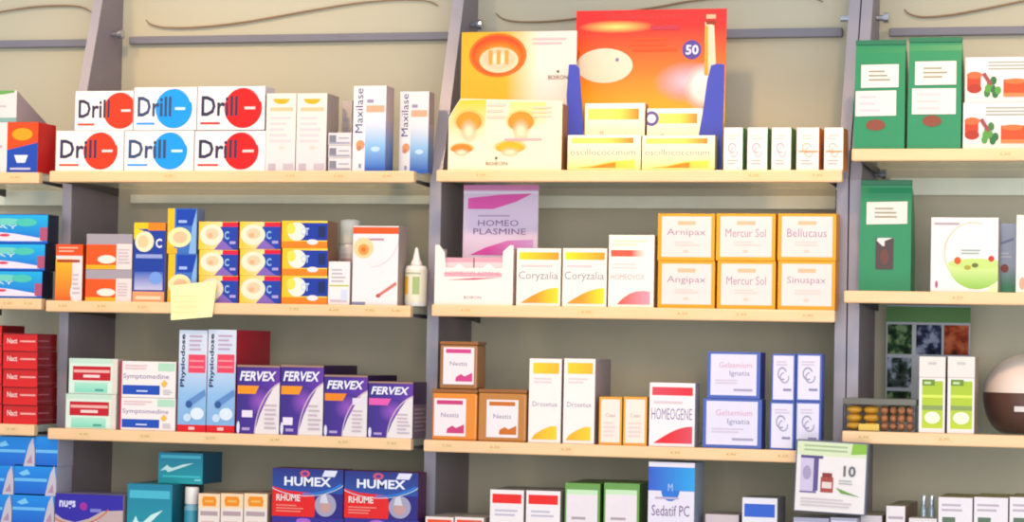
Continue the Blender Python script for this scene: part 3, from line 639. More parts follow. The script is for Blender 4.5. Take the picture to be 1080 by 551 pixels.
def art_sm(c):
    def g(f):
        f.ring(.45, .52, .22, .12, .25, 'C8A0B0' if c != 'E8902E' else 'E6B4A0', 0, 300); f.ring(.55, .42, .2, .12, .25, 'C8B0B8' if c != 'E8902E' else 'E6B4A0', 100, 380); f.lines(.2, .12, .8, .26, 2, 'D0AAB0'); f.lines(.2, .7, .8, .85, 2, 'E6D0C8')
        if c == 'E8902E': f.rect(.1, .42, .95, .46, 'E0A078')
    return g
sm = [(763, 783.5, '4E9A50', 'green-sided', 'first, by the blue wing'), (788, 809.5, '4E9A50', 'green-sided', 'second of three'), (813.5, 834.5, '4E9A50', 'green-sided', 'third, beside an orange-sided box'),
      (840, 864, 'E8902E', 'orange-sided', 'left one of two'), (869, 889.5, 'E8902E', 'orange-sided', 'at the shelf end by the upright')]
for xa, xb, c, cn, lb in sm:
    carton('medicine_box', 'small white %s box on the top shelf, %s' % (cn, lb), BX, xa, xb, 134.5, Z, art_sm(c), .012, .05, 'FBF0E8', c, c, group='small white boxes with coloured sides')

# second shelf
Z = 'c2'; base = SH[Z]
a, b, z1 = place(458.5, 541, 259, base, .012); w = b - a; h = z1 - base; cx = (a + b) / 2; dd = .06
D = empty('counter_display', (cx, .012, base + .0004), 'white and pink display tray with a lilac back card', 'display')
mb = MB()
mb.prism([(-w / 2, 0), (w / 2, 0), (w / 2, h), (w / 2 - .045 * w, h), (w / 2 - .13 * w, h * .9), (w / 2 - .14 * w, h * .62), (-w / 2 + .14 * w, h * .62), (-w / 2 + .12 * w, h * .88), (-w / 2 + .05 * w, h), (-w / 2, h)], 0, .0012, M('FBEDE6', .4))
f = Face(mb, (-w / 2, 0, 0), (1, 0, 0), (0, 0, 1), w, h); f.rect(.12, .47, .86, .54, 'F0AEB8'); f.text('HOMEOPLASMINE', .14, .5, .84, .56, 'E88A9A', .0); f.poly([(.14, .41), (.5, .42), (.86, .46), (.5, .45)], 'E0506A'); f.text('BOIRON', .38, .1, .6, .15, '8C7C8C', .01)
mb.build('tray_front', D)
mb = MB(); 
for s in (-1, 1): mb.box(s * w / 2 - (.0012 if s > 0 else 0), s * w / 2 + (.0012 if s < 0 else 0), .0012, dd, 0, h * .95, M('E8D2D0', .5), b=0)
mb.box(-w / 2 + .0012, w / 2 - .0012, .0012, dd, 0, .001, M('E8D2D0', .5), b=0); mb.build('tray', D)
Yb = .012 + dd + .0003
a2, b2, z2 = place(488, 567, 195.5, base, Yb); mb = MB(); mb.box(a2 - cx, b2 - cx, dd + .0003, dd + .0023, 0, z2 - base, M('D9C6DC', .4), b=.0003)
f = Face(mb, (a2 - cx, dd + .0003, 0), (1, 0, 0), (0, 0, 1), b2 - a2, z2 - base)
f.rect(0, .955, 1, 1, 'D68AB8'); f.rect(0, .93, 1, .945, 'E9E0F0'); f.poly([(.06, .80), (.06, .89), (.5, .92), (.92, .93), (.7, .86), (.4, .80)], 'D860A8'); f.text('HOMEO', .2, .66, .74, .71, '7C5A88', .01); f.text('PLASMINE', .14, .59, .84, .64, '7C5A88', .01); f.lines(.2, .73, .7, .76, 1, 'B49CBC')
f.poly([(.1, .42), (.3, .48), (.6, .54), (.94, .55), (.94, .42)], G('C850A0', 'C89AD0', 'u', (.3, 1))); f.rect(0, 0, 1, .38, 'C6BACE')
mb.build('back_card', D)
ii = 0
for k, (xa, xb) in enumerate(((469, 499), (500, 530))):
    carton('medicine_box', 'pink and white box standing in the white display tray, %s' % ('left' if k == 0 else 'right'), BX, xa, xb, 272, base + .0015, lambda f: (f.rect(0, .62, 1, 1, 'F4D0D2'), f.rect(0, .9, 1, 1, 'DFA8B4'), f.poly([(.1, .72), (.5, .86), (.9, .72)], 'FFF6F4')), .016, .03, 'F6E2E2', 'D8B8BC', group='pink boxes in the white tray')
def art_swoosh(c0, c1, word, tc='9088A0', hi=.8):
    def g(f):
        f.rect(.06, hi, .95, hi + .13, G(c0, c1, 'u')); f.text(word, .05, .42, .94, .6, tc, .008); f.lines(.1, .64, .85, .74, 1, 'E0CCD0')
        n = 10; pts = [(.1, .05)] + [(.1 + .85 * k / n, .05 + .27 * math.sin(math.pi / 2 * k / n)) for k in range(1, n + 1)] + [(.95, .05)]
        f.poly(pts, G(c1, c0, 'u', (.4, 1)))
    return g
carton('medicine_box', 'white and yellow-orange box beside the white tray', BX, 544.5, 591.5, 262, Z, art_swoosh('F5D82A', 'F0981E', 'Coryzalia'), .012, .03, 'FBF0E6', 'E8D0A8', 'F4D060', group='white and yellow cold boxes')
carton('medicine_box', 'white and yellow-orange box beside the taller white and red one', BX, 593, 640, 262, Z, art_swoosh('F5E02A', 'F0981E', 'Coryzalia'), .012, .03, 'FBF0E6', 'E8D0A8', 'F4D060', group='white and yellow cold boxes')
def art_hv(f):
    f.rect(.05, .7, .8, .79, G('E0604A', 'FBEAE0', 'u', (.6, 1))); f.lines(.08, .84, .85, .94, 2, 'F0E0B8'); f.text('HOMEOVOX', .06, .38, .8, .46, 'D8A0B4', .0); f.poly([(.2, .04), (.32, .12), (.48, .19), (.62, .22), (.78, .23), (.92, .22), (.92, .04)], G('E85A3E', 'F2A0B0', 'u')); f.lines(.08, .52, .7, .62, 2, 'EAD4D4')
carton('medicine_box', 'white box with red bar and red swoosh on the second shelf', BX, 641.5, 690, 248, Z, art_hv, .012, .03, 'FCF2E8', 'D9B890')
def art_or2(word):
    def g(f):
        f.rect(.07, .08, .94, .94, 'F3DDDA'); f.text(word, .16, .5, .84, .68, 'A08CA4', .008); f.rect(.35, .76, .66, .84, 'F0BC9A'); f.lines(.3, .3, .75, .42, 2, 'EBCCC6'); f.ell(.5, .2, .05, .03, 'E8C8B8')
    return g
tp = []
for xa, xb, wd, lb in ((693.5, 754, 'Angipax', 'left'), (756, 818, 'Mercur Sol', 'middle'), (820, 881, 'Sinuspax', 'right')):
    tp.append(carton('medicine_box', 'orange-edged white box in the lower row, %s' % lb, BX, xa, xb, 275.5, Z, art_or2(wd), .012, .04, 'F2A63A', 'E8922A', 'F0A030', group='orange-edged white boxes'))
for (xa, xb, wd, lb), t0 in zip(((693.5, 754, 'Arnipax', 'left'), (755, 818, 'Mercur Sol', 'middle'), (820, 882, 'Bellucaus', 'right')), tp):
    carton('medicine_box', 'orange-edged white box in the upper row, %s' % lb, BX, xa, xb, 225.5, t0.top, art_or2(wd), .012, .04, 'F2A63A', 'E8922A', 'F0A030', group='orange-edged white boxes')

# third shelf
Z = 'c3'
AMB = M('C07A34', .22, 0, 'plastic', .0)
def amber(x0, x1, yt, base, label, c, dp, ls, Y=.010):
    a, b, z1 = place(x0, x1, yt, base + .0004, Y); w = b - a - .0006; h = z1 - base - .0004; cx = (a + b) / 2
    o = empty('amber_box', (cx, Y, base + .0004), label, 'box', 'amber plastic boxes')
    mb = MB(); mb.box(-w / 2, w / 2, 0, dp, 0, h * .93, M(c, .2, 0, 'plastic'), b=.003); mb.build('body', o)
    mb = MB(); mb.box(-w / 2 - .0003, w / 2 + .0003, -.0003, dp + .0003, h * .93 + .0001, h, M('9C6030', .2, 0, 'plastic'), b=.001); mb.build('lid', o)
    u0, u1, v0, v1, pc = ls
    lw = (u1 - u0) * w; lh = (v1 - v0) * h
    mb = MB(); mb.box(-w / 2 + u0 * w, -w / 2 + u1 * w, -.0009, -.0001, v0 * h, v1 * h, M('F4E6E8', .45), b=.0002)
    f = Face(mb, (-w / 2 + u0 * w, -.0009, v0 * h), (1, 0, 0), (0, 0, 1), lw, lh)
    f.rect(.08, .84, .9, .95, pc); f.text('Nestis', .22, .5, .78, .62, '8A7AA0', .01); f.poly([(.4, .08), (.42, .2), (.58, .28), (.7, .22), (.95, .32), (.95, .08)], pc)
    mb.build('paper_label', o)
    r = Item(); r.top = base + .0004 + h; return r
base = SH[Z]
r1 = amber(455.5, 503, 411, base, 'bright amber box with pink and white label, under the stacked one', 'E88A2C', .07, (.05, .76, .08, .82, 'C8487A'))
amber(504, 555, 411, base, 'amber box with brown and white label beside the tall yellow boxes', 'C07E3A', .055, (.18, .84, .08, .80, 'C8702A'))
amber(463.5, 503.5, 360.5, r1.top, 'brown amber box with pink and white label, stacked on the others', 'A86E3C', .05, (.10, .92, .10, .88, 'D0508A'), .012)
def art_dro(f):
    f.rect(.12, .82, .92, .95, G('F5CC1E', 'EEB41A', 'u')); f.text('Drosetux', .12, .43, .9, .49, '9890A8', .006); f.lines(.15, .7, .85, .78, 2, 'E6CCD0'); f.poly([(.1, .04), (.2, .1), (.45, .16), (.7, .2), (.88, .2), (.88, .04)], G('E8A81C', 'F2CC2A', 'u'))
carton('medicine_box', 'tall white and yellow box beside the amber boxes', BX, 557.5, 592, 378.5, Z, art_dro, .012, .05, 'F9EDE8', 'C8B8B4', 'F0D898', group='tall white and yellow boxes')
carton('medicine_box', 'tall white and yellow box beside the two small orange-edged boxes', BX, 594, 627.5, 378.5, Z, art_dro, .012, .105, 'F9EDE8', 'B8A4A8', 'F0D898', group='tall white and yellow boxes')
def art_so(f): f.rect(.09, .05, .91, .95, 'F9E6DA'); f.text('Cean', .3, .58, .72, .66, 'A890A4', .01); f.lines(.2, .15, .8, .5, 4, 'EBD0CC')
carton('medicine_box', 'small orange-edged box beside the tall yellow and white box', BX, 631.5, 656, 419, Z, art_so, .012, .04, 'F0A850', 'D8923C', group='small orange-edged boxes')
carton('medicine_box', 'small orange-edged box beside the white and red box', BX, 657, 682.5, 419, Z, art_so, .012, .04, 'F0A850', 'B87A40', group='small orange-edged boxes')
carton('medicine_box', 'white box with red bar and red swoosh on the third shelf', BX, 684.5, 733, 404, Z, art_swoosh('D85060', 'E0283A', 'HOMEOGENE', '8C84A8'), .010, .035, 'FAECEE', 'CFC4CC', 'C0A4A8')
def art_bl(f):
    f.rect(.06, .07, .93, .95, 'E6DEF0'); f.text('Gelsemium', .22, .66, .84, .78, 'D8A0B0', .0); f.text('Ignatia', .42, .46, .8, .6, '8C88A4', .0); f.rect(.5, .16, .86, .21, 'A8A4BC'); f.lines(.15, .3, .7, .42, 2, 'D8C4D4')
r = carton('medicine_box', 'wide blue-edged white box, under its twin', BX, 741, 803.5, 421, Z, art_bl, .012, .035, '5468B4', '3A4C9C', '44549C', group='wide blue-edged boxes')
carton('medicine_box', 'wide blue-edged white box, stacked on its twin', BX, 746, 802, 371.5, r.top, art_bl, .012, .045, '5468B4', '3A4CA8', '44549C', group='wide blue-edged boxes')
def art_bs(f):
    f.rect(.07, .04, .92, .96, 'E8E0F0'); f.ring(.45, .58, .2, .14, .25, '9C96B0', 20, 300); f.ring(.55, .5, .2, .12, .25, 'A49EB4', 100, 380); f.rect(.5, .22, .84, .27, '8C88A8'); f.lines(.2, .74, .8, .86, 2, 'D0C0D4')
tp = []
for xa, xb, lb in ((811.5, 838, 'left'), (838.5, 866, 'right')):
    tp.append(carton('medicine_box', 'narrow blue-edged white box, lower %s one by the upright' % lb, BX, xa, xb, 424, Z, art_bs, .012, .03, '5468B4', '3A4C9C', '44549C', group='narrow blue-edged boxes'))
for (xa, xb, lb), t0 in zip(((813.5, 839, 'left'), (839.5, 867, 'right')), tp):
    carton('medicine_box', 'narrow blue-edged white box, upper %s one by the upright' % lb, BX, xa, xb, 373.5, t0.top, art_bs, .012, .03, '5468B4', '3A4C9C', '44549C', group='narrow blue-edged boxes')

# lowest shelf
Z = 'c4'
def art_rt(c):
    def g(f): f.rect(.07, .84, .93, .95, c) if f.h > .08 else f.rect(.07, .6, .93, .92, c); f.lines(.15, .68, .85, .78, 2, 'C4BCCC'); f.lines(.15, .2, .8, .6, 5, 'E4D4D8')
    return g
carton('medicine_box', 'low white box with orange bar, beside the upright', BX, 448, 478, 545.5, Z, art_rt('EC5A2C'), .008, .09, 'F6E4DC', 'C8B4AC', 'BFB0A8', group='low white boxes with orange bars')
carton('medicine_box', 'low white box with orange bar, beside the taller red-barred ones', BX, 479, 510, 546, Z, art_rt('EC5A2C'), .008, .09, 'F6E4DC', 'C8B4AC', 'BFB0A8', group='low white boxes with orange bars')
carton('medicine_box', 'white box with bright red bar, left of a pair', BX, 516, 552, 517, Z, art_rt('E8381C'), .008, .08, 'F6EAEA', 'C4B4B0', '9C9086', group='white boxes with bright red bars')
carton('medicine_box', 'white box with bright red bar, right beside the green boxes', BX, 554, 590.5, 518, Z, art_rt('E8381C'), .008, .08, 'F6EAEA', 'C4B4B0', '9C9086', group='white boxes with bright red bars')
def art_gr(f): f.rect(.05, .0, .93, .93, 'F0E2E6'); f.rect(.05, .88, .93, .93, 'CDE6C0'); f.lines(.2, .6, .8, .66, 1, 'B0A0A0'); f.lines(.2, .3, .8, .5, 3, 'CFC0C4')
carton('medicine_box', 'green box with blank white front, left one of the pair', BX, 595, 632.5, 510, Z, art_gr, .008, .10, '6C9A50', '4C7A38', '5A7A3A', group='green boxes with white fronts')
carton('medicine_box', 'green box with blank white front, beside the blue and white box', BX, 636, 674, 510, Z, art_gr, .008, .075, '6C9A50', '4C6A38', '5A7A3A', group='green boxes with white fronts')
def art_sed(f):
    f.rect(0, .0, 1, 1, 'ECE2EE'); f.rect(0, .76, 1, .96, G('3858C0', '3AA0E0', 'u')); f.ell(.48, .765, .2, .09, '3A76CE', 180, 360); f.text('M', .43, .76, .53, .82, 'B8CCF0'); f.text('Sedatif PC', .08, .55, .9, .64, '7A5A88', .01); f.lines(.15, .68, .85, .72, 1, 'C0B0C8')
    f.poly([(.2, .36), (.5, .43), (.95, .5), (.95, .34)], G('A8D0DC', '3CB8C0', 'u'))
carton('medicine_box', 'white box with blue top and teal swoosh under the third shelf', BX, 683, 732, 488, Z, art_sed, .006, .055, 'ECE2EE', 'A8B4C8', '7C9CC8')
carton('medicine_box', 'low mauve box beside the blue-topped white box', BX, 743, 779, 543, Z, lambda f: f.lines(.1, .5, .9, .9, 4), .03, .06, 'D4C4C8', 'B4A4A8', 'BCA8A8')
carton('medicine_box', 'small white box with blue bar and grey top, standing alone', BX, 782, 819.5, 525.5, Z, lambda f: (f.rect(.06, .78, .93, .93, '3A62C4'), f.lines(.15, .4, .85, .7, 4)), .010, .055, 'EDE6EE', '9C98A0', '8C8888')
# supports and the tilted sign
lo = []
for i, (xa, xb, lb) in enumerate(((836, 874, 'left'), (875, 904, 'right'))):
    lo.append(carton('medicine_box', 'pale mauve box under the tilted leaflet holder, %s one' % lb, BX, xa, xb, 546.5, 'c4' if i == 0 else 'd4', lambda f: (f.rect(.04, .1, .96, .94, 'DCD2DE'), f.lines(.1, .4, .9, .85, 4)), -.022 if i == 0 else -.022, .06, 'A8A4B8', '9C98A0', 'A49CA4', group='pale mauve boxes under the leaflet holder'))
Ys = -.02
c0 = fp(874, 547, Ys); c1 = fp(877, 504, Ys)
ang = math.atan2(fp(912.5, 544.7, Ys).z - fp(836.5, 539.5, Ys).z, fp(912.5, 544.7, Ys).x - fp(836.5, 539.5, Ys).x)
wS = (fp(912.5, 544.7, Ys) - fp(836.5, 539.5, Ys)).length; hS = (fp(843.5, 463.7, Ys) - fp(836.5, 539.5, Ys)).length
pBL = fp(836.5, 539.5, Ys)
S = empty('leaflet_holder', pBL, 'tilted framed leaflet reading 10 with small bottle picture, before the shelf end', 'sign', rot=(0, -ang, 0))
mb = MB(); mb.box(0, wS, 0, .022, 0, hS, M('6C6E80', .35, 0, 'plastic'), b=.0015); mb.build('frame', S)
mb = MB(); t_ = .0022; mb.box(t_, wS - t_, -.0008, -.0001, t_, hS - t_, M('F1E6E4', .35), b=0)
f = Face(mb, (t_, -.0008, t_), (1, 0, 0), (0, 0, 1), wS - 2 * t_, hS - 2 * t_)
f.rect(0, .8, 1, 1, 'DDE2C0'); f.lines(.1, .85, .75, .97, 2, 'A8B88C'); f.poly([(.78, .84), (.8, 1), (1, 1), (1, .86)], '8CB84A'); f.rect(.06, .28, .25, .78, 'D4C4DC'); f.poly([(.25, .28), (.32, .3), (.32, .78), (.25, .78)], '5E4E86'); f.rect(.06, .76, .38, .8, '54467C'); f.rect(.06, .26, .3, .285, '7A6A98')
f.ell(.155, .55, .06, .1, 'A89CB8'); f.rect(.36, .28, .54, .5, 'A8483C'); f.rect(.38, .34, .52, .43, 'E8D4CC'); f.rect(.38, .5, .52, .56, '8C2E2C'); f.text('10', .68, .52, .86, .68, '6A6A70', .03); f.lines(.62, .4, .9, .48, 2, 'B8B4B4'); f.poly([(.58, .36), (.66, .28), (.94, .24), (.75, .3)], '6E9A3E')
f.lines(.08, .06, .9, .2, 3, 'D8C4C8'); mb.build('leaflet', S)

# ============ tea bay
Z = 'd1'
def teabag(x0, x1, yt, base, Y, label, tags):
    a, b, z1 = place(x0, x1, yt, base, Y); w = b - a; h = z1 - base; cx = (a + b) / 2; dp = .055
    o = empty('tea_bag', (cx, Y, base + .0004), label, 'tea bag', 'green block-bottom tea bags')
    g = M('1F8A58', .38, 0, 'foil'); gs = M('17704A', .38, 0, 'foil')
    mb = MB(); vs = []; fs = []
    rows = [(0, 1, 1), (.02, 1, 1), (.35, 1.0, .97), (.7, .985, .8), (.88, .985, .42), (.93, .99, .1), (1, .99, .04)]
    for t, sw, sd in rows:
        yb = dp * (1 - sd) * .15
        for X, Yk in ((-1, yb), (1, yb), (1, yb + dp * sd), (-1, yb + dp * sd)): vs.append((X * w / 2 * sw, Yk, t * h))
    for i in range(len(rows) - 1):
        for k in range(4): fs.append((i * 4 + k, i * 4 + (k + 1) % 4, i * 4 + 4 + (k + 1) % 4, i * 4 + 4 + k))
    fs += [(3, 2, 1, 0), tuple(len(rows) * 4 - 4 + k for k in range(4))]
    mb.add(vs, fs, g)
    f = Face(mb, (-w / 2, -.0002, 0), (1, 0, 0), (0, 0, 1), w, h * .34); f.k = 1
    mb.build('body', o)
    mb = MB(); mb.box(-w / 2 * .99, w / 2 * .99, dp * .10, dp * .21, h * .955, h * 1.0, gs, b=.0008); mb.build('folded_top', o)
    for kind, u0, v0, u1, v1 in tags:
        tm = (v0 + v1) / 2
        # depth of bag front at this height
        def yf(t):
            for i in range(len(rows) - 1):
                if rows[i][0] <= t <= rows[i + 1][0]:
                    k = (t - rows[i][0]) / (rows[i + 1][0] - rows[i][0]); return dp * .15 * ((1 - rows[i][2]) * (1 - k) + (1 - rows[i + 1][2]) * k)
            return 0
        mb = MB(); y = min(yf(v0), yf(v1)) - .0012
        if kind == 'oval':
            mb.prism([(-w / 2 + w * ((u0 + u1) / 2 + (u1 - u0) / 2 * math.cos(a_)), h * ((v0 + v1) / 2 + (v1 - v0) / 2 * math.sin(a_))) for a_ in [2 * math.pi * k / 20 for k in range(20)]], y, y + .0006, M('8A4630', .4)); mb.build('seal_sticker', o)
        elif kind == 'window':
            mb.prism([(-w / 2 + w * u0, h * v0), (-w / 2 + w * u1, h * v0), (-w / 2 + w * u1, h * v1), (-w / 2 + w * u0, h * v1)], y, y + .0006, M('4A3230', .3))
            f = Face(mb, (-w / 2 + w * u0, y, h * v0), (1, 0, 0), (0, 0, 1), w * (u1 - u0), h * (v1 - v0)); f.poly([(.05, .92), (.1, 1), (.95, 1), (.5, .9), (.5, .74), (.38, .74)], 'E8E4E4'); f.ell(.5, .4, .25, .25, '6A4036')
            mb.build('tea_window', o)
        else:
            sk = random.uniform(-.008, .008)
            mb.prism([(-w / 2 + w * u0, h * (v0)), (-w / 2 + w * u1, h * (v0 + sk)), (-w / 2 + w * u1, h * (v1 + sk)), (-w / 2 + w * u0, h * v1)], y, y + .0006, M('F0E8E2', .5))
            f = Face(mb, (-w / 2 + w * u0, y, h * v0), (1, 0, 0), (0, 0, 1), w * (u1 - u0), h * (v1 - v0))
            if kind == 'name': f.lines(.2, .25, .85, .8, 3, 'A8A08C')
            else: f.lines(.1, .1, .7, .9, 3, 'E2D0D4')
            mb.build('paper_label', o)
base = SH[Z]
teabag(901, 954.5, 42, base, .012, 'green foil tea bag next to the upright on the top shelf', [('name', .13, .56, .87, .77), ('note', .03, .30, .83, .53), ('oval', .24, .17, .62, .27)])
teabag(957.5, 1014, 39, base, .012, 'green foil tea bag beside the red tea boxes', [('name', .13, .57, .9, .78), ('note', .08, .31, .9, .54), ('oval', .28, .20, .64, .30)])
def art_tea(f):
    f.rect(0, 0, 1, 1, G('F3E6DC', 'EBDDE6', 'v')); f.lines(.25, .7, .95, .92, 3, 'A0A898'); f.rect(.02, .3, .17, .6, 'C8482E'); f.ell(.1, .6, .085, .08, 'E8704A'); f.ell(.1, .3, .08, .1, 'B03A28')
    for u, v in ((.24, .2), (.3, .3), (.27, .4), (.33, .18), (.36, .26), (.31, .48), (.25, .3)): f.ell(u, v, .035, .09, random.choice(['3F7A3A', '5A9A44', '2F6A38']))
    f.rect(.42, .12, .97, .5, 'E8582E'); f.ell(.55, .46, .12, .06, 'F07A4A'); f.ell(.8, .44, .14, .06, 'D84A28'); f.rect(.42, .12, .97, .2, 'F08A5A'); f.poly([(.18, .62), (.22, .66), (.3, .4), (.27, .36)], '9C4A4A')
r = carton('tea_box', 'cream tea box with red cup picture, under its twin', 'tea box', 1015.5, 1112, 108, Z, art_tea, .012, .06, 'F0E4E0', group='cream tea boxes with red cups')
carton('tea_box', 'cream tea box with red cup picture, stacked on its twin', 'tea box', 1018, 1115, 60, r.top, art_tea, .012, .06, 'F0E4E0', group='cream tea boxes with red cups')
Z = 'd2'; base = SH[Z]
teabag(906.5, 961, 190, base, .05, 'green foil tea bag with dark window, alone on the second shelf', [('name', .13, .6, .92, .8), ('window', .32, .2, .66, .48)])
def art_baby(f):
    f.ring(.62, .52, .42, .42, .04, 'CFC8B0', 70, 230); f.ring(.62, .5, .44, .44, .03, 'DCD8C4', 100, 200); f.ell(.68, .38, .42, .34, G('8CBC4A', 'DCE8A0', 'v'), 180, 360); f.ell(.68, .38, .42, .07, 'C8DC84')
    f.ell(.4, .42, .05, .05, 'E0603A'); f.ell(.9, .45, .045, .04, 'C8402E'); f.ell(.66, .36, .05, .03, '6A6A2E'); f.ell(.55, .33, .05, .03, 'B0A03A'); f.rect(.05, .9, .42, .93, 'B8A8B0'); f.lines(.45, .5, .8, .58, 2, '9CB4A8'); f.ell(.09, .1, .02, .05, 'B05A7A'); f.poly([(.85, .0), (1, 0), (1, .14), (.9, .1)], 'F2EEB8')
carton('tea_box', 'white square box with round green meadow picture on the second shelf', 'tea box', 981.5, 1053, 229.5, Z, art_baby, .012, .045, 'F5EAE8', 'CFC4C0')
carton('tea_box', 'blue and green box set back behind the white meadow picture box', 'tea box', 1048, 1090, 236, Z, lambda f: (f.rect(0, 0, 1, 1, G('3F8A6A', 'A4B0D0', 'v', (.1, .4))), f.poly([(0, .7), (.5, .8), (.5, .76), (0, .66)], '7C84B0'), f.ell(.28, .36, .1, .06, '8A4A40'), f.lines(.1, .5, .5, .6, 2, 'C8D0E4')), .075, .04, '8C9CC0')
carton('tea_box', 'white box cut by the right photo edge on the second shelf', 'tea box', 1071.5, 1130, 227, Z, lambda f: (f.ell(.12, .12, .06, .08, 'D8A890'), f.lines(.2, .3, .8, .8, 5)), .012, .05, 'F6ECE2')
Z = 'd3'; base = SH[Z]
# poster / picture leaflet on the wall side
Yp = .225
a, b, _ = place(934, 1023, 323, base, Yp); z1 = fp(978, 322, Yp).z; z0 = base + .0004
mb = MB(); w = b - a; h = z1 - z0
o = empty('picture_board', ((a + b) / 2, Yp, z0), 'standing picture board with green strip and small leaf photographs', 'poster')
mb.box(-w / 2, w / 2, 0, .004, 0, h, M('A6AAB4', .4), b=.0005); mb.build('board', o)
mb = MB(); mb.box(-w / 2, w / 2, -.0006, -.0001, .86 * h + .0, h * .985, M('4E7A3E', .5), b=0); mb.build('green_strip', o)
def pmat(c0, c1, c2, sc):
    mt = bpy.data.materials.new('printed_picture'); mt.use_nodes = True; nt = mt.node_tree; bs = nt.nodes['Principled BSDF']; bs.inputs['Roughness'].default_value = .7; bs.inputs['Specular IOR Level'].default_value = .15
    tc = nt.nodes.new('ShaderNodeTexCoord'); no = nt.nodes.new('ShaderNodeTexNoise'); no.inputs['Scale'].default_value = sc; no.inputs['Detail'].default_value = 3; rp = nt.nodes.new('ShaderNodeValToRGB')
    nt.links.new(tc.outputs['Object'], no.inputs['Vector']); nt.links.new(no.outputs['Fac'], rp.inputs['Fac']); nt.links.new(rp.outputs['Color'], bs.inputs['Base Color'])
    e = rp.color_ramp.elements; e[0].position = .38; e[0].color = rgb(c0); e[1].position = .62; e[1].color = rgb(c2); q_ = e.new(.5); q_.color = rgb(c1); return mt
gm = pmat('0C160E', '1E3A20', '6A805A', 60); bm_ = pmat('0C1020', '2A3050', '7C849C', 60); rm = pmat('3A120E', '7E3018', 'A8583A', 40); gm2 = pmat('10180E', '3A4A48', '98A0B4', 60)
for u0, u1, v0, v1, mt, nm in ((.02, .31, .60, .84, gm, 0), (.36, .66, .60, .84, bm_, 1), (.69, .98, .60, .84, rm, 2), (.02, .31, .33, .57, gm2, 3), (.02, .31, .05, .30, gm, 4)):
    mb = MB(); mb.box(-w / 2 + u0 * w, -w / 2 + u1 * w, -.0006, -.0001, v0 * h, v1 * h, mt, b=0); ob = mb.build('photograph', o)
    ob['label'] = ['dark green leaf photograph', 'dark blue tree trunk photograph', 'rusty red photograph', 'green and grey photograph', 'dark leaf photograph at the foot'][nm]

# clear box of sweets
a, b, z1 = place(889, 966, 421, base, .014); w = b - a; h = z1 - base; cx = (a + b) / 2; dp = .07
gl = bpy.data.materials.new('clear_plastic'); gl.use_nodes = True; bs = gl.node_tree.nodes['Principled BSDF']; bs.inputs['Transmission Weight'].default_value = 1; bs.inputs['Roughness'].default_value = .06; bs.inputs['IOR'].default_value = 1.12; bs.inputs['Base Color'].default_value = (.93, .95, .93, 1)
TB = empty('clear_sweet_box', (cx, .014, base + .0004), 'low clear plastic box of amber and copper sweets by the upright', 'box')
mb = MB(); tk = .001
mb.box(-w / 2, w / 2, 0, dp, 0, tk, gl, b=0); mb.box(-w / 2, w / 2, 0, tk, tk, h * .8, gl, b=0); mb.box(-w / 2, w / 2, dp - tk, dp, tk, h * .8, gl, b=0); mb.box(-w / 2, -w / 2 + tk, tk, dp - tk, tk, h * .8, gl, b=0); mb.box(w / 2 - tk, w / 2, tk, dp - tk, tk, h * .8, gl, b=0)
mb.build('tray', TB)
mb = MB(); mb.box(-w / 2 - .0005, w / 2 + .0005, -.0005, dp + .0005, h * .8 + .0002, h, M('6A665C', .2, 0, 'plastic'), b=.001); mb.build('lid', TB)
mb = MB(); mb.box(-w / 2 + .22 * w, -w / 2 + .5 * w, -.0007, -.0001, .02 * h, .22 * h, M('E0C060', .4), b=0); mb.build('paper_label', TB)
ga = M('D09020', .15, 0, 'sweet'); gc = M('B06A40', .18, 0, 'sweet')
def sweet(name, x, y, z, sx, sy, sz, mt, label, group):
    import bmesh
    mb = MB(); n = 12; prof = [(.35, 0), (.8, .15), (1, .5), (.8, .85), (.35, 1)]
    vs = []; fs = []
    for r, t in prof:
        for k in range(n):
            a_ = 2 * math.pi * k / n; c_, s_ = math.cos(a_), math.sin(a_); p = .6
            vs.append((sx / 2 * r * math.copysign(abs(c_) ** p, c_), sy / 2 * r * math.copysign(abs(s_) ** p, s_), sz * t))
    for i in range(len(prof) - 1):
        for k in range(n): fs.append((i * n + k, i * n + (k + 1) % n, (i + 1) * n + (k + 1) % n, (i + 1) * n + k))
    fs += [tuple(reversed(range(n))), tuple(range(4 * n, 5 * n))]
    mb.add(vs, fs, mt, smooth=True); tag(mb.build(name, loc=(x, y, z)), label, 'sweet', group)
hs = (h * .78 - tk) / 3 - .0003
for l in range(3):
    for i in range(2):
        sweet('amber_sweet', cx - w * .36 + i * w * .235, .014 + dp * .26, base + .0006 + tk + l * (hs + .0002), w * .225, dp * .42, hs, ga, 'flat amber sweet bar at the left inside the clear box', 'amber sweet bars')
    for i in range(4):
        sweet('copper_sweet', cx + w * .06 + i * w * .115, .014 + dp * (.2 + .06 * (i % 2)), base + .0006 + tk + l * (hs + .0002), w * .108, dp * .25, hs, gc, 'round copper sweet at the right inside the clear box', 'copper sweets')
def art_lime(f):
    f.rect(0, .74, 1, 1, 'ECE2DC'); f.rect(0, .72, 1, .735, 'D0C4C0'); f.rect(.12, .06, .92, .68, G('BCCB3C', 'A6BE38', 'v')); f.rect(.12, .62, .6, .7, '6E8A3A'); f.rect(.12, .3, .92, .36, '8A9C5A'); f.ell(.52, .2, .3, .08, 'EEF2D8'); f.rect(.12, .46, .92, .5, 'D8E46A'); f.rect(.2, .64, .45, .67, 'C8DCA0'); f.rect(.35, .9, .65, .93, 'CFC4C4')
carton('medicine_box', 'white and lime green box in front of the picture board, left one', BX, 969, 997, 376.5, Z, art_lime, .012, .045, 'F4EAE6', 'C4AEA4', group='white and lime green boxes')
carton('medicine_box', 'white and lime green box beside the round brown diffuser', BX, 999, 1028, 376.5, Z, art_lime, .012, .06, 'F4EAE6', 'B49C90', group='white and lime green boxes')
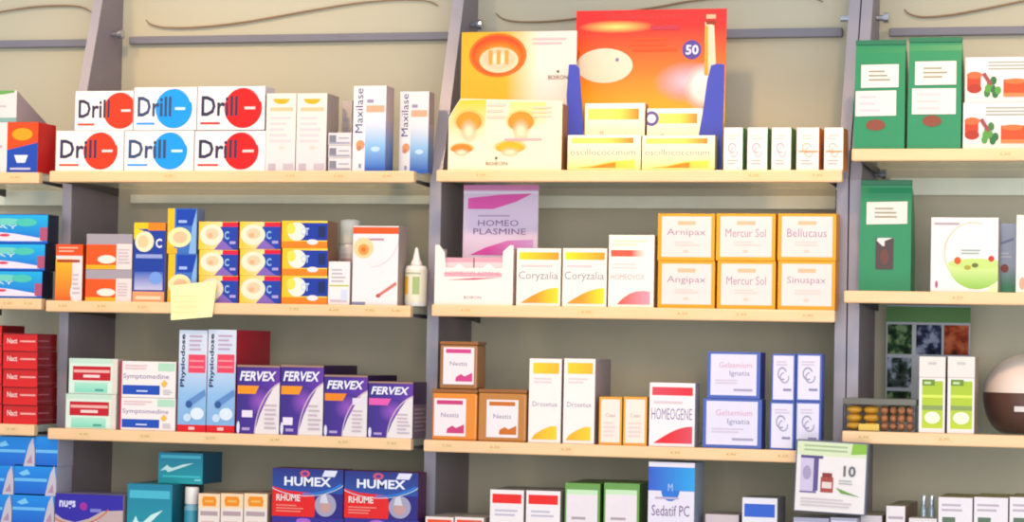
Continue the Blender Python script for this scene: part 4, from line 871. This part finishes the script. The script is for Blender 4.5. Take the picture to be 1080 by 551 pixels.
# diffuser
Yd = .015
cpx = 1096; z0 = base + .0004; cc = fp(cpx, 415, Yd + .09); Rr = cc.x - fp(1035, 415, Yd + .09).x; Rr *= 1.0
zc = fp(cpx, 415, Yd + .09).z - z0; zt = fp(cpx, 371, Yd + .09).z - z0
DF = empty('aroma_diffuser', (cc.x, .13, z0), 'round aroma diffuser with pale pink dome and dark brown bowl', 'diffuser')
mb = MB(); prof = [(Rr * .62, 0)] + [(Rr * (.62 + .38 * math.sin(math.pi / 2 * k / 8)), zc * (1 - math.cos(math.pi / 2 * k / 8)) * 1.0) for k in range(1, 9)]
mb.lathe(prof, M('64443A', .3, 0, 'plastic'), n=48); mb.build('bowl', DF)
mb = MB(); dome = [(Rr * .995, zc)] + [(Rr * math.cos(math.pi / 2 * k / 10), zc + (zt - zc) * math.sin(math.pi / 2 * k / 10)) for k in range(1, 10)] + [(Rr * .04, zt)]
mb.lathe(dome, M('FBE4D8', .3, 0, 'plastic'), n=48); mb.build('dome', DF)
mb = MB(); wrap(mb, Rr * 1.0, zc * .55, zc * .68, M('EADFE0', .4), -112, -98, 6, off=-.001 + .0012); ob = mb.build('logo_plate', DF)

Z = 'd4'
carton('medicine_box', 'grey-lilac box low beside the leaflet holder', BX, 907, 930, 544, Z, lambda f: f.lines(.1, .5, .9, .9, 4), .010, .09, 'D8CED2', 'A49890', 'A49884')
carton('medicine_box', 'narrow white box with long brown top on the lowest shelf of the tea bay', BX, 934, 954.5, 534, Z, lambda f: (f.rect(.1, .8, .9, .84, 'B8A4B0'), f.lines(.15, .4, .85, .7, 4)), .010, .13, 'EFE4E6', '8C6A5A', '9C9078')
carton('medicine_box', 'low pale box standing before the small glass vials', BX, 958, 988, 547, Z, lambda f: f.lines(.1, .6, .9, .9, 4), .008, .03, 'E6DCDC', 'A89C94', 'B4A898')
for i, (xa, xb) in enumerate(((970, 977), (978.5, 985.5))):
    bottle('glass_vial', 'tiny blue-grey vial standing behind the low pale box, %s' % ('left' if i == 0 else 'right'), 'vial', xa, xb, 523, SH[Z], .06, [(.9, 0), (1, .03), (1, .8), (.6, .86)], 0, M('9CB0BC', .1, .2, 'glass'), M('C4C8D0', .2, .6, 'metal'), [(.7, .86), (.75, .87), (.75, .98), (.6, 1)], None, 'tiny glass vials')
def art_wg(f):
    f.lines(.1, .8, .9, .93, 2, 'C0B0BC'); f.rect(.12, .5, .5, .74, '5A6E58'); f.lines(.55, .45, .9, .66, 3, 'D0C4CC')
for xa, xb, lb in ((989, 1025.5, 'left of three'), (1026.5, 1063, 'middle of three'), (1064, 1100, 'cut by the photo edge')):
    carton('medicine_box', 'white box with dark green square and olive top, %s' % lb, BX, xa, xb, 525, Z, art_wg, .008, .085, 'EEE4E8', 'B4A8A4', '94864A', group='white boxes with olive tops')

# ------------------------------------------------------------ light
wd = bpy.data.worlds.new('world'); SC.world = wd; wd.use_nodes = True
wd.node_tree.nodes['Background'].inputs['Color'].default_value = (.78, .90, 1, 1); wd.node_tree.nodes['Background'].inputs['Strength'].default_value = 1.08
def aim(o, t): o.rotation_euler = (Vector(t) - o.location).to_track_quat('-Z', 'Y').to_euler()
def area(loc, tgt, sx, sy, e, c):
    l = bpy.data.lights.new('area_light', 'AREA'); l.shape = 'RECTANGLE'; l.size = sx; l.size_y = sy; l.energy = e; l.color = c
    o = bpy.data.objects.new('area_light', l); COL.objects.link(o); o.location = loc; aim(o, tgt)
def spot(loc, tgt, e, c, ang=50, blend=.9, r=.05):
    l = bpy.data.lights.new('spot_light', 'SPOT'); l.energy = e; l.color = c; l.spot_size = math.radians(ang); l.spot_blend = blend; l.shadow_soft_size = r
    o = bpy.data.objects.new('spot_light', l); COL.objects.link(o); o.location = loc; aim(o, tgt)
area((1.5, -3.5, 1.7), (.1, 0, 1.45), 3.0, 1.2, 64, (1, .97, .97))
area((.1, -2.4, 2.5), (.1, 0, 1.5), 3.0, .6, 6, (1, .95, .88))
area((.4, -2.2, .35), (.2, .1, 1.3), 3.0, 1.0, 22, (.88, .96, 1))    # added fill lamp from below, imitating light bounced off the floor
X = lambda px, py: fp(px, py, 0)
warm = (1, .66, .32)
spot((X(665, 0).x, -.75, 2.45), X(655, 150), 58, warm, 42, 1.0)
spot((X(230, 0).x, -.75, 2.45), X(230, 100), 40, warm, 60, 1.0)
spot((X(1075, 0).x, -.75, 2.45), X(1070, 130), 44, warm, 50, 1.0)
spot((X(-60, 0).x, -.75, 2.45), X(-20, 100), 26, warm, 55, 1.0)

SC.view_settings.view_transform = 'Standard'; SC.view_settings.look = 'None'; SC.view_settings.gamma = 1; SC.view_settings.use_curve_mapping = False
SC.view_settings.exposure = -.14
SC.cycles.filter_width = 2.0
